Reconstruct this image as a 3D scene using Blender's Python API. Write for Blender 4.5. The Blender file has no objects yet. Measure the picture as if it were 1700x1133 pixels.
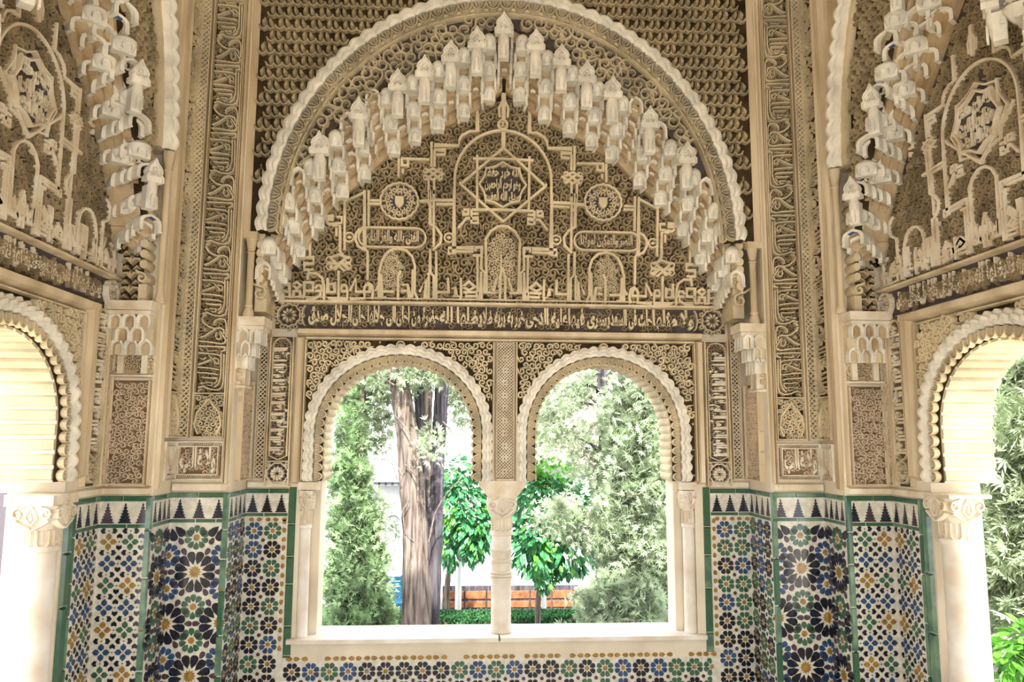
import bpy, math, random
import numpy as np
from mathutils import Matrix, Vector

PI = math.pi
SC = bpy.context.scene
COL = SC.collection
rnd = random.Random(7)

# ------------------------------------------------------------------ camera
FPX, YAW, PIT, ROL = 1273.03, .0612, .1267, -.0044
CAM = np.array([-.2494, -4.9501, 1.6])

def _rot(X, Z, Y):
    c, s = math.cos(ROL), math.sin(ROL); x = X*c+Z*s; z = -X*s+Z*c
    c, s = math.cos(PIT), math.sin(PIT); y = Y*c-z*s; z2 = Y*s+z*c
    c, s = math.cos(YAW), math.sin(YAW)
    return np.array([x*c+y*s, -x*s+y*c, z2])

cd = bpy.data.cameras.new('camera'); cam = bpy.data.objects.new('camera', cd); COL.objects.link(cam)
r_, u_, f_ = _rot(1, 0, 0), _rot(0, 1, 0), _rot(0, 0, 1)
cam.matrix_world = Matrix(((r_[0], u_[0], -f_[0], CAM[0]), (r_[1], u_[1], -f_[1], CAM[1]),
                           (r_[2], u_[2], -f_[2], CAM[2]), (0, 0, 0, 1)))
cd.sensor_width = 36; cd.lens = FPX*36/1700; cd.clip_start = .05; cd.clip_end = 400
SC.camera = cam

# ------------------------------------------------------------------ light
w = bpy.data.worlds.new('sky'); SC.world = w; w.use_nodes = True
bg = w.node_tree.nodes['Background']
bg.inputs[0].default_value = (.93, .96, 1, 1); bg.inputs[1].default_value = 3.0
sl = bpy.data.lights.new('sun', 'SUN'); sl.energy = 11; sl.angle = .02; sl.color = (1, .95, .86)
so = bpy.data.objects.new('sun', sl); COL.objects.link(so)
so.rotation_euler = (math.radians(38), 0, math.radians(6))
SC.view_settings.view_transform = 'Standard'; SC.view_settings.look = 'None'
SC.view_settings.gamma = 1; SC.view_settings.use_curve_mapping = False
SC.view_settings.exposure = 0.55

def on(u, v, Y=0.0):
    d = _rot((u-850)/FPX, -(v-566.5)/FPX, 1.0); P = CAM+d*((Y-CAM[1])/d[1]); return P[0], P[2]
def onx(u, v, X):
    d = _rot((u-850)/FPX, -(v-566.5)/FPX, 1.0); P = CAM+d*((X-CAM[0])/d[0]); return P[1], P[2]

# ------------------------------------------------------------------ materials
def streak(m, sx, sz):
    nt = m.node_tree; g = [n for n in nt.nodes if n.type == 'NEW_GEOMETRY'][0]
    mp = nt.nodes.new('ShaderNodeMapping'); mp.inputs['Scale'].default_value = (sx, sx, sz); outs = [l.to_socket for l in g.outputs['Position'].links]
    nt.links.new(g.outputs['Position'], mp.inputs['Vector'])
    for o in outs: nt.links.new(mp.outputs[0], o)
def mat(name, col, rough=.7, var=.12, scale=9, bump=.15, bscale=60, spec=.3, col2=None, metal=0, detail=5, trans=0):
    m = bpy.data.materials.new(name); m.use_nodes = True; nt = m.node_tree; N = nt.nodes; L = nt.links
    b = N['Principled BSDF']; b.inputs['Roughness'].default_value = rough
    b.inputs['Specular IOR Level'].default_value = spec; b.inputs['Metallic'].default_value = metal
    tc = N.new('ShaderNodeTexCoord'); geo = N.new('ShaderNodeNewGeometry')
    n1 = N.new('ShaderNodeTexNoise'); n1.inputs['Scale'].default_value = scale; n1.inputs['Detail'].default_value = detail
    L.new(geo.outputs['Position'], n1.inputs['Vector'])
    cr = N.new('ShaderNodeValToRGB'); cr.color_ramp.elements[0].position = .35; cr.color_ramp.elements[1].position = .65
    c2 = col2 or tuple(max(0, c*(1-var*2.2)) for c in col)
    cr.color_ramp.elements[0].color = (*c2, 1); cr.color_ramp.elements[1].color = (*[min(1, c*(1+var*.6)) for c in col], 1)
    L.new(n1.outputs['Fac'], cr.inputs['Fac']); L.new(cr.outputs['Color'], b.inputs['Base Color'])
    if bump:
        n2 = N.new('ShaderNodeTexNoise'); n2.inputs['Scale'].default_value = bscale; n2.inputs['Detail'].default_value = 4
        L.new(geo.outputs['Position'], n2.inputs['Vector'])
        bp = N.new('ShaderNodeBump'); bp.inputs['Strength'].default_value = bump; bp.inputs['Distance'].default_value = .01
        L.new(n2.outputs['Fac'], bp.inputs['Height']); L.new(bp.outputs['Normal'], b.inputs['Normal'])
    if trans:
        b.inputs['Subsurface Weight'].default_value = 0
        t = N.new('ShaderNodeBsdfTranslucent'); L.new(cr.outputs['Color'], t.inputs['Color'])
        mx = N.new('ShaderNodeMixShader'); mx.inputs[0].default_value = trans
        L.new(b.outputs[0], mx.inputs[1]); L.new(t.outputs[0], mx.inputs[2]); L.new(mx.outputs[0], N['Material Output'].inputs[0])
    return m

M = dict(
    stucco=mat('carved_stucco', (.78, .66, .45), .8, .13, 5, .25, 90, .2),
    ground=mat('stucco_ground', (.075, .05, .025), .9, .25, 7, .3, 60, .1),  # dark brown: recess dirt plus shade between raised carving, painted in
    vground=mat('painted_ground', (.10, .085, .095), .9, .25, 9, .3, 60, .1, col2=(.085, .06, .04)),
    blueground=mat('blue_ground', (.09, .085, .13), .9, .25, 25, .3, 60, .1, col2=(.10, .08, .065)),
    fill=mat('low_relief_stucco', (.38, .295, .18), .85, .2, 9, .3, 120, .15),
    plain=mat('plain_moulding', (.74, .63, .45), .75, .2, 4, .2, 40, .25, col2=(.54, .42, .26)),
    cream=mat('cream_plaster', (.86, .79, .66), .75, .12, 8, .12, 50, .25, col2=(.70, .58, .41)),
    rib=mat('white_rib_plaster', (.92, .87, .76), .75, .1, 10, .12, 50, .25),
    aged=mat('browner_stucco', (.50, .405, .255), .85, .15, 7, .25, 90, .2),  # darker, browner than the main stucco; used for the drop scales
    brownerc=mat('browner_scroll_stucco', (.58, .49, .34), .85, .15, 7, .25, 90, .2),  # browner stucco for the scroll band and leaf discs
    hollow=mat('shaded_stained_hollow', (.60, .47, .30), .8, .2, 8, .15, 60, .2, col2=(.42, .30, .17)),  # brown stain plus painted shade for niche hollows and the core behind
    pink=mat('pinkish_stucco', (.76, .61, .45), .8, .12, 6, .25, 90, .2),
    pinkg=mat('pinkish_ground', (.27, .17, .09), .85, .15, 6, .25, 90, .2),
    bluep=mat('blue_paint', (.10, .17, .45), .7, .2, 30, .1),
    ochrest=mat('ochre_strap', (.60, .43, .24), .8, .2, 9, .2, 90, .2),
    marble=mat('marble', (.84, .80, .73), .4, .1, 6, .06, 20, .4, col2=(.72, .62, .50)),
    lime=mat('lime_plaster', (.82, .73, .58), .85, .08, 3, .1, 30, .15),
    limew=mat('white_lime', (.85, .84, .83), .85, .05, 2, .1, 20, .15),
    gwhite=mat('white_glaze', (.80, .77, .67), .18, .1, 30, .05, 30, .5),
    gblack=mat('black_glaze', (.012, .012, .028), .12, .2, 30, .05, 30, .5),
    gblue=mat('blue_glaze', (.035, .09, .22), .12, .25, 30, .05, 30, .5),
    ggreen=mat('green_glaze', (.06, .165, .095), .12, .25, 30, .05, 30, .5),
    gochre=mat('ochre_glaze', (.40, .23, .05), .15, .2, 30, .05, 30, .5),
    gpurp=mat('purple_glaze', (.085, .05, .075), .15, .2, 30, .05, 30, .5),
    gborder=mat('border_green_glaze', (.018, .095, .05), .12, .35, 12, .06, 25, .5, col2=(.055, .13, .07)),
    gborder2=mat('pale_green_glaze', (.15, .26, .16), .12, .3, 12, .06, 25, .5, col2=(.07, .15, .11)),
    floor=mat('floor_marble', (.66, .60, .48), .35, .1, 4, .03, 10, .4),
    bark=mat('grey_bark', (.22, .18, .155), .9, .3, 14, .8, 30, .1, col2=(.07, .052, .042)),
    barkd=mat('dark_bark', (.11, .10, .115), .9, .3, 14, .8, 30, .1, col2=(.035, .03, .035)),
    twig=mat('pale_twig', (.20, .16, .14), .9, .2, 14, .2, 30, .1),
    cyp=mat('cypress_green', (.40, .56, .30), .7, .35, 6, 0, 1, .2, trans=.35),
    cyp2=mat('grey_green_cypress', (.50, .60, .40), .7, .3, 5, 0, 1, .2, trans=.35),
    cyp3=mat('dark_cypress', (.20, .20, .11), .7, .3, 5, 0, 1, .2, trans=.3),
    leaf=mat('orange_leaf', (.09, .34, .13), .3, .4, 12, 0, 1, .5, col2=(.03, .13, .05), trans=.25),
    leafl=mat('young_leaf', (.14, .42, .05), .4, .3, 12, 0, 1, .5, trans=.35),
    box=mat('box_hedge', (.12, .36, .14), .6, .4, 30, 0, 1, .3, trans=.2),
    paving=mat('paving_brick', (.060, .045, .05), .8, .2, 10, .2, 20, .2),  # courtyard shade is put into this dark even colour
    terr=mat('terracotta_tile', (.30, .12, .05), .6, .2, 12, .1, 20, .3),
    brickw=mat('pale_brick', (.72, .60, .47), .85, .15, 3, .2, 20, .15),
    shadeg=mat('shadow_grey', (.30, .32, .36), .8, .1, 6, 0, 1, .2),
    benchb=mat('bench_blue', (.01, .08, .15), .4, .15, 12, 0, 1, .4),
)

for k in ('bark', 'barkd'): streak(M[k], 2.2, .16)
for k in ('plain',): streak(M[k], 1.6, .35)
# ------------------------------------------------------------------ mesh builder
class MB:
    def __init__(s): s.v = []; s.f = []; s.n = 0
    def add(s, V, F):
        V = np.asarray(V, float).reshape(-1, 3); s.v.append(V)
        b = s.n; s.f.extend([tuple(int(i)+b for i in f) for f in F]); s.n += len(V)
        return s
    def box(s, a0, a1, b0, b1, c0, c1, bot=True):
        V = [(a0, b0, c0), (a1, b0, c0), (a1, b1, c0), (a0, b1, c0), (a0, b0, c1), (a1, b0, c1), (a1, b1, c1), (a0, b1, c1)]
        F = [(4, 5, 6, 7), (0, 1, 5, 4), (1, 2, 6, 5), (2, 3, 7, 6), (3, 0, 4, 7)]
        if bot: F.append((3, 2, 1, 0))
        return s.add(V, F)
    def bar(s, a0, a1, b0, b1, c0, c1, k=.25):
        """moulding bar: box whose front face is narrowed"""
        ka = min(a1-a0, b1-b0)*k
        V = [(a0, b0, c0), (a1, b0, c0), (a1, b1, c0), (a0, b1, c0), (a0+ka, b0+ka, c1), (a1-ka, b0+ka, c1), (a1-ka, b1-ka, c1), (a0+ka, b1-ka, c1)]
        return s.add(V, [(4, 5, 6, 7), (0, 1, 5, 4), (1, 2, 6, 5), (2, 3, 7, 6), (3, 0, 4, 7)])
    def plate(s, P, d0, d1, taper=0.0, back=False):
        P = np.asarray(P, float); n = len(P)
        area = .5*np.sum(P[:, 0]*np.roll(P[:, 1], -1)-np.roll(P[:, 0], -1)*P[:, 1])
        if area < 0: P = P[::-1]
        T = P
        if taper: c = P.mean(0); T = c+(P-c)*(1-taper)
        V = np.vstack([np.c_[P, np.full(n, d0)], np.c_[T, np.full(n, d1)]])
        F = [tuple(range(n, 2*n))]+[(i, (i+1) % n, (i+1) % n+n, i+n) for i in range(n)]
        if back: F.append(tuple(range(n-1, -1, -1)))
        return s.add(V, F)
    def ribbon(s, P, wd, d0, d1, closed=False, bev=.55, taper=False):
        P = np.asarray(P, float); n = len(P)
        if n < 2: return s
        s.k = getattr(s, 'k', 0)+1; d1 = d1+(d1-d0)*((s.k*37) % 13)*.004
        if closed: T = np.roll(P, -1, 0)-np.roll(P, 1, 0)
        else:
            T = np.empty_like(P); T[1:-1] = P[2:]-P[:-2]; T[0] = P[1]-P[0]; T[-1] = P[-1]-P[-2]
            # miter correction
        l = np.hypot(T[:, 0], T[:, 1]); l[l == 0] = 1; T /= l[:, None]
        Nn = np.c_[-T[:, 1], T[:, 0]]
        A = np.roll(P, -1, 0)-P; A /= np.maximum(np.hypot(A[:, 0], A[:, 1]), 1e-9)[:, None]
        cs = np.abs(np.sum(A*T, 1)) if closed else np.r_[1, np.abs(np.sum(A[1:-1]*T[1:-1], 1)), 1]
        k = 1/np.maximum(cs, .55)
        W = np.full(n, wd/2) if np.isscalar(wd) else np.asarray(wd)/2
        if taper: W = W*np.minimum(1, np.linspace(1.1, .35, n))
        W = (W*k)[:, None]
        z0 = np.full((n, 1), d0); z1 = np.full((n, 1), d1)
        R = np.stack([np.hstack([P+Nn*W, z0]), np.hstack([P+Nn*W*bev, z1]), np.hstack([P-Nn*W*bev, z1]), np.hstack([P-Nn*W, z0])], 1)
        F = []
        m = n if closed else n-1
        for i in range(m):
            j = (i+1) % n
            for q in range(3):
                F.append((i*4+q, i*4+q+1, j*4+q+1, j*4+q))
        if not closed:
            F.append((3, 2, 1, 0)); F.append(tuple((n-1)*4+q for q in (0, 1, 2, 3)))
        return s.add(R.reshape(-1, 3), F)
    def lathe(s, prof, c=(0, 0), seg=20, axis_up=1):
        """vertical lathe in local (s,z,d): prof = [(r,z)]"""
        n = len(prof); V = []
        for r, z in prof:
            for k in range(seg):
                a = 2*PI*k/seg; V.append((c[0]+r*math.cos(a), z, c[1]+r*math.sin(a)))
        F = []
        for i in range(n-1):
            for k in range(seg):
                k2 = (k+1) % seg
                F.append((i*seg+k, (i+1)*seg+k, (i+1)*seg+k2, i*seg+k2))
        F.append(tuple(range(seg))); F.append(tuple((n-1)*seg+k for k in range(seg-1, -1, -1)))
        return s.add(V, F)
    def mesh(s, name, off=(0, 0, 0)):
        me = bpy.data.meshes.new(name)
        V = np.vstack(s.v)-np.array(off) if s.v else np.zeros((0, 3))
        me.from_pydata(V.tolist(), [], s.f); me.update()
        return me

def smooth(me, ang=40):
    me.polygons.foreach_set('use_smooth', [True]*len(me.polygons))
    try: me.set_sharp_from_angle(angle=math.radians(ang))
    except Exception: pass
    return me

def frame(o, u, n):
    u = Vector(u); n = Vector(n); w_ = Vector((0, 0, 1))
    return Matrix(((u.x, w_.x, n.x, o[0]), (u.y, w_.y, n.y, o[1]), (u.z, w_.z, n.z, o[2]), (0, 0, 0, 1)))

class Thing:
    """top-level Empty standing at the thing's base; parts are built in facet coordinates (s,z,d)"""
    def __init__(s, name, label, cat, fr=None, base=(0, 0, 0), group=None, kind=None):
        s.fr = fr if fr is not None else Matrix.Identity(4); s.off = tuple(base)
        s.root = bpy.data.objects.new(name, None); COL.objects.link(s.root)
        s.root.matrix_world = s.fr @ Matrix.Translation(Vector(base)); s.root.empty_display_size = .1
        if kind: s.root['kind'] = kind
        if label: s.root['label'] = label
        if cat and kind != 'structure': s.root['category'] = cat
        if group: s.root['group'] = group
    def part(s, name, mb, m, label=None, parent=None, sm=False, stuff=False):
        if mb.n == 0: return None
        me = mb.mesh(name, s.off); me.materials.append(M[m])
        if sm: smooth(me)
        o = bpy.data.objects.new(name, me); COL.objects.link(o); o.parent = parent or s.root
        if label: o['label'] = label
        if stuff: o['kind'] = 'stuff'
        return o
    def inst(s, name, me, loc, rot=0, sc=(1, 1, 1), label=None, parent=None, yaw=0):
        o = bpy.data.objects.new(name, me); COL.objects.link(o); o.parent = parent or s.root
        o.matrix_local = Matrix.Translation(Vector(loc)-Vector(s.off)) @ Matrix.Rotation(yaw, 4, 'Y') @ Matrix.Rotation(rot, 4, 'Z') @ Matrix.Diagonal((*sc, 1))
        if label: o['label'] = label
        return o

def structure(name, mb, m, fr=None, label=None):
    me = mb.mesh(name); me.materials.append(M[m]); o = bpy.data.objects.new(name, me); COL.objects.link(o)
    if fr is not None: o.matrix_world = fr
    o['kind'] = 'structure'
    if label: o['label'] = label
    return o

# ------------------------------------------------------------------ Arabic lettering from Blender's own font
_B = {'ا': (0xFE8D, 2), 'أ': (0xFE83, 2), 'إ': (0xFE87, 2), 'ب': (0xFE8F, 4), 'ة': (0xFE93, 2), 'ت': (0xFE95, 4), 'ث': (0xFE99, 4),
      'ج': (0xFE9D, 4), 'ح': (0xFEA1, 4), 'خ': (0xFEA5, 4), 'د': (0xFEA9, 2), 'ذ': (0xFEAB, 2), 'ر': (0xFEAD, 2), 'ز': (0xFEAF, 2),
      'س': (0xFEB1, 4), 'ش': (0xFEB5, 4), 'ص': (0xFEB9, 4), 'ض': (0xFEBD, 4), 'ط': (0xFEC1, 4), 'ظ': (0xFEC5, 4), 'ع': (0xFEC9, 4),
      'غ': (0xFECD, 4), 'ف': (0xFED1, 4), 'ق': (0xFED5, 4), 'ك': (0xFED9, 4), 'ل': (0xFEDD, 4), 'م': (0xFEE1, 4), 'ن': (0xFEE5, 4),
      'ه': (0xFEE9, 4), 'و': (0xFEED, 2), 'ى': (0xFEEF, 2), 'ي': (0xFEF1, 4), '\u0621': (0xFE80, 1)}
def shape_ar(t):
    out = []; t = t.replace('لا', '\u0001').replace('لإ', '\u0001')
    def dual(c): return c in _B and _B[c][1] == 4
    def joins(c): return c == '\u0001' or (c in _B and _B[c][1] >= 2)
    for i, c in enumerate(t):
        p = t[i-1] if i else ' '; q = t[i+1] if i+1 < len(t) else ' '
        pj = dual(p) and joins(c); nj = dual(c) and joins(q)
        if c == '\u0001': out.append(chr(0xFEFC if pj else 0xFEFB)); continue
        if c not in _B: out.append(c); continue
        b, n = _B[c]
        out.append(chr(b+(3 if pj and nj else 2 if nj else 1 if pj else 0)) if n == 4 else chr(b+(1 if pj and n > 1 else 0)))
    return ''.join(out[::-1])
_tc = {}
def text_arr(t, offset=.035):
    """flat outline of the words as (verts, faces): extruded later"""
    k = (t, offset)
    if k in _tc: return _tc[k]
    c = bpy.data.curves.new('lettering', 'FONT'); c.body = shape_ar(t); c.resolution_u = 2; c.offset = offset; c.extrude = .5
    o = bpy.data.objects.new('lettering', c); COL.objects.link(o)
    dg = bpy.context.evaluated_depsgraph_get(); me = bpy.data.meshes.new_from_object(o.evaluated_get(dg))
    V = np.empty(len(me.vertices)*3); me.vertices.foreach_get('co', V); V = V.reshape(-1, 3)
    F = [tuple(p.vertices) for p in me.polygons if not (V[list(p.vertices), 2] < -.4).all()]
    bpy.data.objects.remove(o); bpy.data.curves.remove(c); bpy.data.meshes.remove(me)
    V[:, 0] -= V[:, 0].min(); _tc[k] = (V, F); return _tc[k]
def put_text(mb, t, s0, z0, L, H, d0, d1, rot=0, offset=.05, body=.55, lo=-.30, mid=.34, hi=.73):
    """writes t into a box of length L and height H whose lower left corner is (s0,z0); rot turns it (+1: reads upward, -1: downward)"""
    V, F = text_arr(t, offset); V = V.copy(); Wd = V[:, 0].max()
    x = V[:, 0]/Wd*L; y = V[:, 1]
    yy = np.where(y < mid, (np.maximum(y, lo)-lo)/(mid-lo)*body, body+(np.minimum(y, hi)-mid)/(hi-mid)*(1-body))*H
    d = np.where(V[:, 2] > 0, d1, d0)
    if rot == 0: a, b = s0+x, z0+yy
    elif rot == 1: a, b = s0+H-yy, z0+x
    else: a, b = s0+yy, z0+L-x
    mb.add(np.c_[a, b, d], F)

# ------------------------------------------------------------------ ornament generators
def spiral(cx, cz, R, a0, hand, turns=1.15, n=11, tail=1.0, tdir=None):
    th = np.linspace(0, 2*PI*turns, n); r = R*(1-.72*th/th[-1])
    P = np.c_[cx+r*np.cos(a0+hand*th), cz+r*np.sin(a0+hand*th)]
    # tail leaves tangentially and bends the other way
    t = np.array([math.sin(a0)*hand, -math.cos(a0)*hand]); nrm = np.array([math.cos(a0), math.sin(a0)])
    q = np.linspace(1, .25, 4)[:, None]*tail
    Tl = P[0]+t*R*1.5*q+nrm*R*.75*q**2
    return np.vstack([Tl, P])

def arabesque(mb, inside, bb, R, d0, d1, seed=1, wk=.5, leaf=True, dens=1.0, quad=False):
    rg = random.Random(seed); s0, s1, z0, z1 = bb; st = R*1.75/dens; row = 0; z = z0+R*.8
    while z < z1-R*.4:
        s = s0+R*.8+(row % 2)*st*.5
        while s < s1-R*.4:
            x = s+rg.uniform(-.18, .18)*R; y = z+rg.uniform(-.18, .18)*R
            if inside(x, y, R*.75):
                hand = 1 if (row+int(s/st)) % 2 else -1
                P = spiral(x, y, R*rg.uniform(.72, .9), rg.uniform(0, 2*PI), hand, tail=.75)
                n = len(P); W = np.interp(np.arange(n), [0, 3, n-4, n-1], [R*.12, R*wk, R*wk*.9, R*wk*.55])
                mb.ribbon(P, W, d0, d1*rg.uniform(.75, 1) if d0 == 0 else d1, bev=.5)
            if leaf:
                a = rg.uniform(0, 2*PI); x2 = x+st*.5; y2 = y+st*.42*rg.choice((-1, 1))
                if inside(x2, y2, R*.4):
                    l = R*.42; c, sn = math.cos(a), math.sin(a)
                    Q = [(-1, 0), (-.2, -.55), (.5, -.42), (.9, 0), (.5, .42), (-.2, .55)]
                    mb.plate([(x2+(p*c-q*sn)*l, y2+(p*sn+q*c)*l) for p, q in Q], d0, d1*.8, .45)
            s += st
        z += st*.88; row += 1
    return mb

def lattice(mb, s0, s1, z0, z1, p, wd, d0, d1, knot=True):
    """interlaced strapwork band: diagonals reflected at both edges plus small rings"""
    W = s1-s0; n = max(1, round(W/p)); p = W/n; H = z1-z0; m = max(1, round(H/p)); q = H/m
    for i in range(-m, n+m):
        for sg in (1, -1):
            a = max(0, -i if sg == 1 else i-n); a = 0
            pts = []
            # line s = i*p + sg*t , z = t*q/p
            t0, t1 = 0., m*1.
            if sg == 1: t0 = max(t0, -i); t1 = min(t1, n-i)
            else: t0 = max(t0, i-n); t1 = min(t1, i)
            if t1-t0 > .5:
                mb.ribbon([(s0+(i+sg*t0)*p, z0+t0*q), (s0+(i+sg*t1)*p, z0+t1*q)], wd, d0, d1 if sg == 1 else d1*.9, bev=.6)
    if knot:
        for j in range(0, m, 4):
            c = (s0+W/2, z0+(j+2)*q)
            if c[1] < z1-q: ring(mb, c[0], c[1], p*.75, wd, d0, d1*1.1, 8)
    return mb

def ring(mb, cx, cz, r, wd, d0, d1, n=14, rz=None, a0=0):
    a = np.arange(n)*2*PI/n+a0; mb.ribbon(np.c_[cx+r*np.cos(a), cz+(rz or r)*np.sin(a)], wd, d0, d1, closed=True); return mb

def lobed(cx, cz, r, k, amp, n=6, rz=None):
    a = np.arange(k*n)*2*PI/(k*n); rr = 1+amp*np.abs(np.sin(a*k/2))
    return np.c_[cx+r*rr*np.cos(a), cz+(rz or r)*rr*np.sin(a)]

def rosette(mb, cx, cz, r, d0, d1, k=8):
    mb.ribbon(lobed(cx, cz, r, k*1, .1, 4), r*.16, d0, d1, closed=True)
    for i in range(k):
        a = 2*PI*i/k; c, s = math.cos(a), math.sin(a)
        Q = [(.18, 0), (.5, -.17), (.84, 0), (.5, .17)]
        mb.plate([(cx+(p*c-q*s)*r, cz+(p*s+q*c)*r) for p, q in Q], d0, d1*.9, .3)
    return mb

def rect_in(s0, s1, z0, z1):
    return lambda x, y, m: s0+m < x < s1-m and z0+m < y < z1-m

def in_poly(P):
    P = np.asarray(P, float); Q = np.roll(P, -1, 0); D = Q-P; L2 = np.maximum((D**2).sum(1), 1e-12)
    def f(x, y, m):
        c = ((P[:, 1] > y) != (Q[:, 1] > y)) & (x < (Q[:, 0]-P[:, 0])*(y-P[:, 1])/(Q[:, 1]-P[:, 1]+1e-15)+P[:, 0])
        if c.sum() % 2 == 0: return False
        t = np.clip(((x-P[:, 0])*D[:, 0]+(y-P[:, 1])*D[:, 1])/L2, 0, 1)
        return np.min((P[:, 0]+t*D[:, 0]-x)**2+(P[:, 1]+t*D[:, 1]-y)**2) > m*m
    return f

# ------------------------------------------------------------------ arches
def arch_pts(c, z, a, b, zs, n=40, pw=2.0):
    """stilted elliptic arch from (c-a,zs) over the apex to (c+a,zs)"""
    t = np.linspace(PI, 0, n); P = [(c+a*math.cos(x), z+b*abs(math.sin(x))**(2/pw)) for x in t]
    return np.array([(c-a, zs)]+P+[(c+a, zs)])
def resample(P, step):
    P = np.asarray(P, float); L = np.r_[0, np.cumsum(np.hypot(*np.diff(P, axis=0).T))]
    n = max(2, int(round(L[-1]/step))); q = (np.arange(n)+.5)*L[-1]/n
    X = np.interp(q, L, P[:, 0]); Z = np.interp(q, L, P[:, 1])
    X2 = np.interp(q+L[-1]/n*.3, L, P[:, 0]); Z2 = np.interp(q+L[-1]/n*.3, L, P[:, 1])
    X1 = np.interp(q-L[-1]/n*.3, L, P[:, 0]); Z1 = np.interp(q-L[-1]/n*.3, L, P[:, 1])
    return [(X[i], Z[i], math.atan2(Z2[i]-Z1[i], X2[i]-X1[i])) for i in range(n)], L[-1]/n

def lobe_mesh(step, wd, dep, name='rib_lobe'):
    """one scallop of an arch rib; local x along the arch, y outward, z toward the viewer"""
    mb = MB(); n = 7; xs = np.linspace(-.5, .5, n)*step*1.04
    bul = np.maximum(np.cos(xs/step*PI), 0)
    lev = [(.5, 0), (.5, .6), (.22, .72), (.16, 1.), (-.12, 1.), (-.2, .7), (-.42, .62), (-.5, 0)]
    V = []
    for k, (yy, dd) in enumerate(lev):
        for i in range(n):
            V.append((xs[i], wd*(yy+(.2 if yy > -.3 else .12)*bul[i]-.05), dep*dd*(.78+.22*bul[i])))
    F = [(k*n+i+1, k*n+i, (k+1)*n+i, (k+1)*n+i+1) for k in range(len(lev)-1) for i in range(n-1)]
    me = mb.add(V, F).mesh(name); return me
def leaf_disc_mesh(step, wd, dep, name='leaf_scallop'):
    mb = MB(); r = step*.5; a = np.linspace(0, -PI, 9)
    P = [(r*math.cos(x), wd*.5+wd*math.sin(x)) for x in a]
    mb.plate(P, 0, dep*.45); mb.ribbon(P, step*.13, dep*.3, dep)
    mb.ribbon([(-r*.55, wd*.4), (-r*.35, -wd*.1), (0, -wd*.3), (r*.35, -wd*.1), (r*.55, wd*.4)], step*.1, dep*.4, dep*.9)
    mb.ribbon([(0, wd*.45), (0, -wd*.2)], step*.1, dep*.4, dep*.95)
    return mb.mesh(name)

def rib(T, P, step, wd, dep, d, m='rib', disc=None, dm='ochrest'):
    L, st = resample(P, step); me = lobe_mesh(st, wd, dep); me.materials.append(M[m])
    for x, z, a in L: T.inst('rib_lobe', me, (x, z, d), a)
    if disc:
        off, dw = disc; md = leaf_disc_mesh(st, dw, dep*.8); md.materials.append(M[dm])
        for x, z, a in L:
            T.inst('leaf_scallop', md, (x+math.sin(a)*off, z-math.cos(a)*off, d), a)
    return L

# ------------------------------------------------------------------ room shell
YB, YC = -.356, -.621
XA, XB, XC, XJ = 1.60, 1.925, 2.20, 1.95      # corner A, corner B, side window wall, side arch plane
ZD = 1.285                                     # top of the tile dado
ZT = 5.0
DW = .27                                       # wall thickness
BK = frame((0, 0, 0), (1, 0, 0), (0, -1, 0))
BL = frame((0, YB, 0), (1, 0, 0), (0, -1, 0))
CF = frame((0, YC, 0), (1, 0, 0), (0, -1, 0))
SL = frame((-XC, 0, 0), (0, 1, 0), (1, 0, 0))
SR = frame((XC, 0, 0), (0, -1, 0), (-1, 0, 0))
SAL = frame((-XJ, 0, 0), (0, 1, 0), (1, 0, 0))
SAR = frame((XJ, 0, 0), (0, -1, 0), (-1, 0, 0))
def ret(side, X):                               # return faces, looking into the room
    return frame((side*X, 0, 0), (0, -side, 0), (-side, 0, 0))

XM = -.012
AW = dict(zc=None)
_, zc = on(661, 722); _, za = on(661, 574)
ARC = []                                        # back window arches: centre, outer half width
for cl, cr in ((506, 816), (858, 1144)):
    sL, _ = on(cl, 733); sR, _ = on(cr, 733); ARC.append(((sL+sR)/2, (sR-sL)/2))
ZSP = on(832, 799)[1]; ZSILL = .415
AB_ = za-zc                                     # arch rise, outer edge of the rib
RW = .066; FW = .05                             # rib width, leaf band width
sx0, sx1 = on(491, 900)[0], on(1160, 900)[0]    # window recess edges

mb = MB()
op = []
holes = []
for c, a in ARC:
    ai = a-RW-FW; bi = AB_-RW-FW+.01
    holes.append(arch_pts(c, zc, ai, bi, ZSP, 36, 2.1))
# wall above the sill with the two arched openings
poly = [(-XA-.5, ZSILL-.06), (sx0+.02, ZSILL-.06), (sx0+.02, ZSP)]+[tuple(p) for p in holes[0]]+[tuple(p) for p in holes[1]]+[(sx1-.02, ZSP), (sx1-.02, ZSILL-.06), (XA+.5, ZSILL-.06), (XA+.5, ZT), (-XA-.5, ZT)]
mb.plate(poly, -DW, 0, back=True)
mb.box(-XA-.5, XA+.5, -.0, ZSILL-.06, -DW, 0)
wall_back = structure('wall_back', mb, 'lime', BK)
mb = MB(); jl_, jr_ = on(539, 900, .27)[0], on(1107, 900, .27)[0]
mb.box(sx0-.01, jl_, ZSILL-.06, ZSP+.03, -DW, -.085); mb.box(jr_, sx1+.01, ZSILL-.06, ZSP+.03, -DW, -.085)
structure('window_jambs', mb, 'lime', BK)

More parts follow.
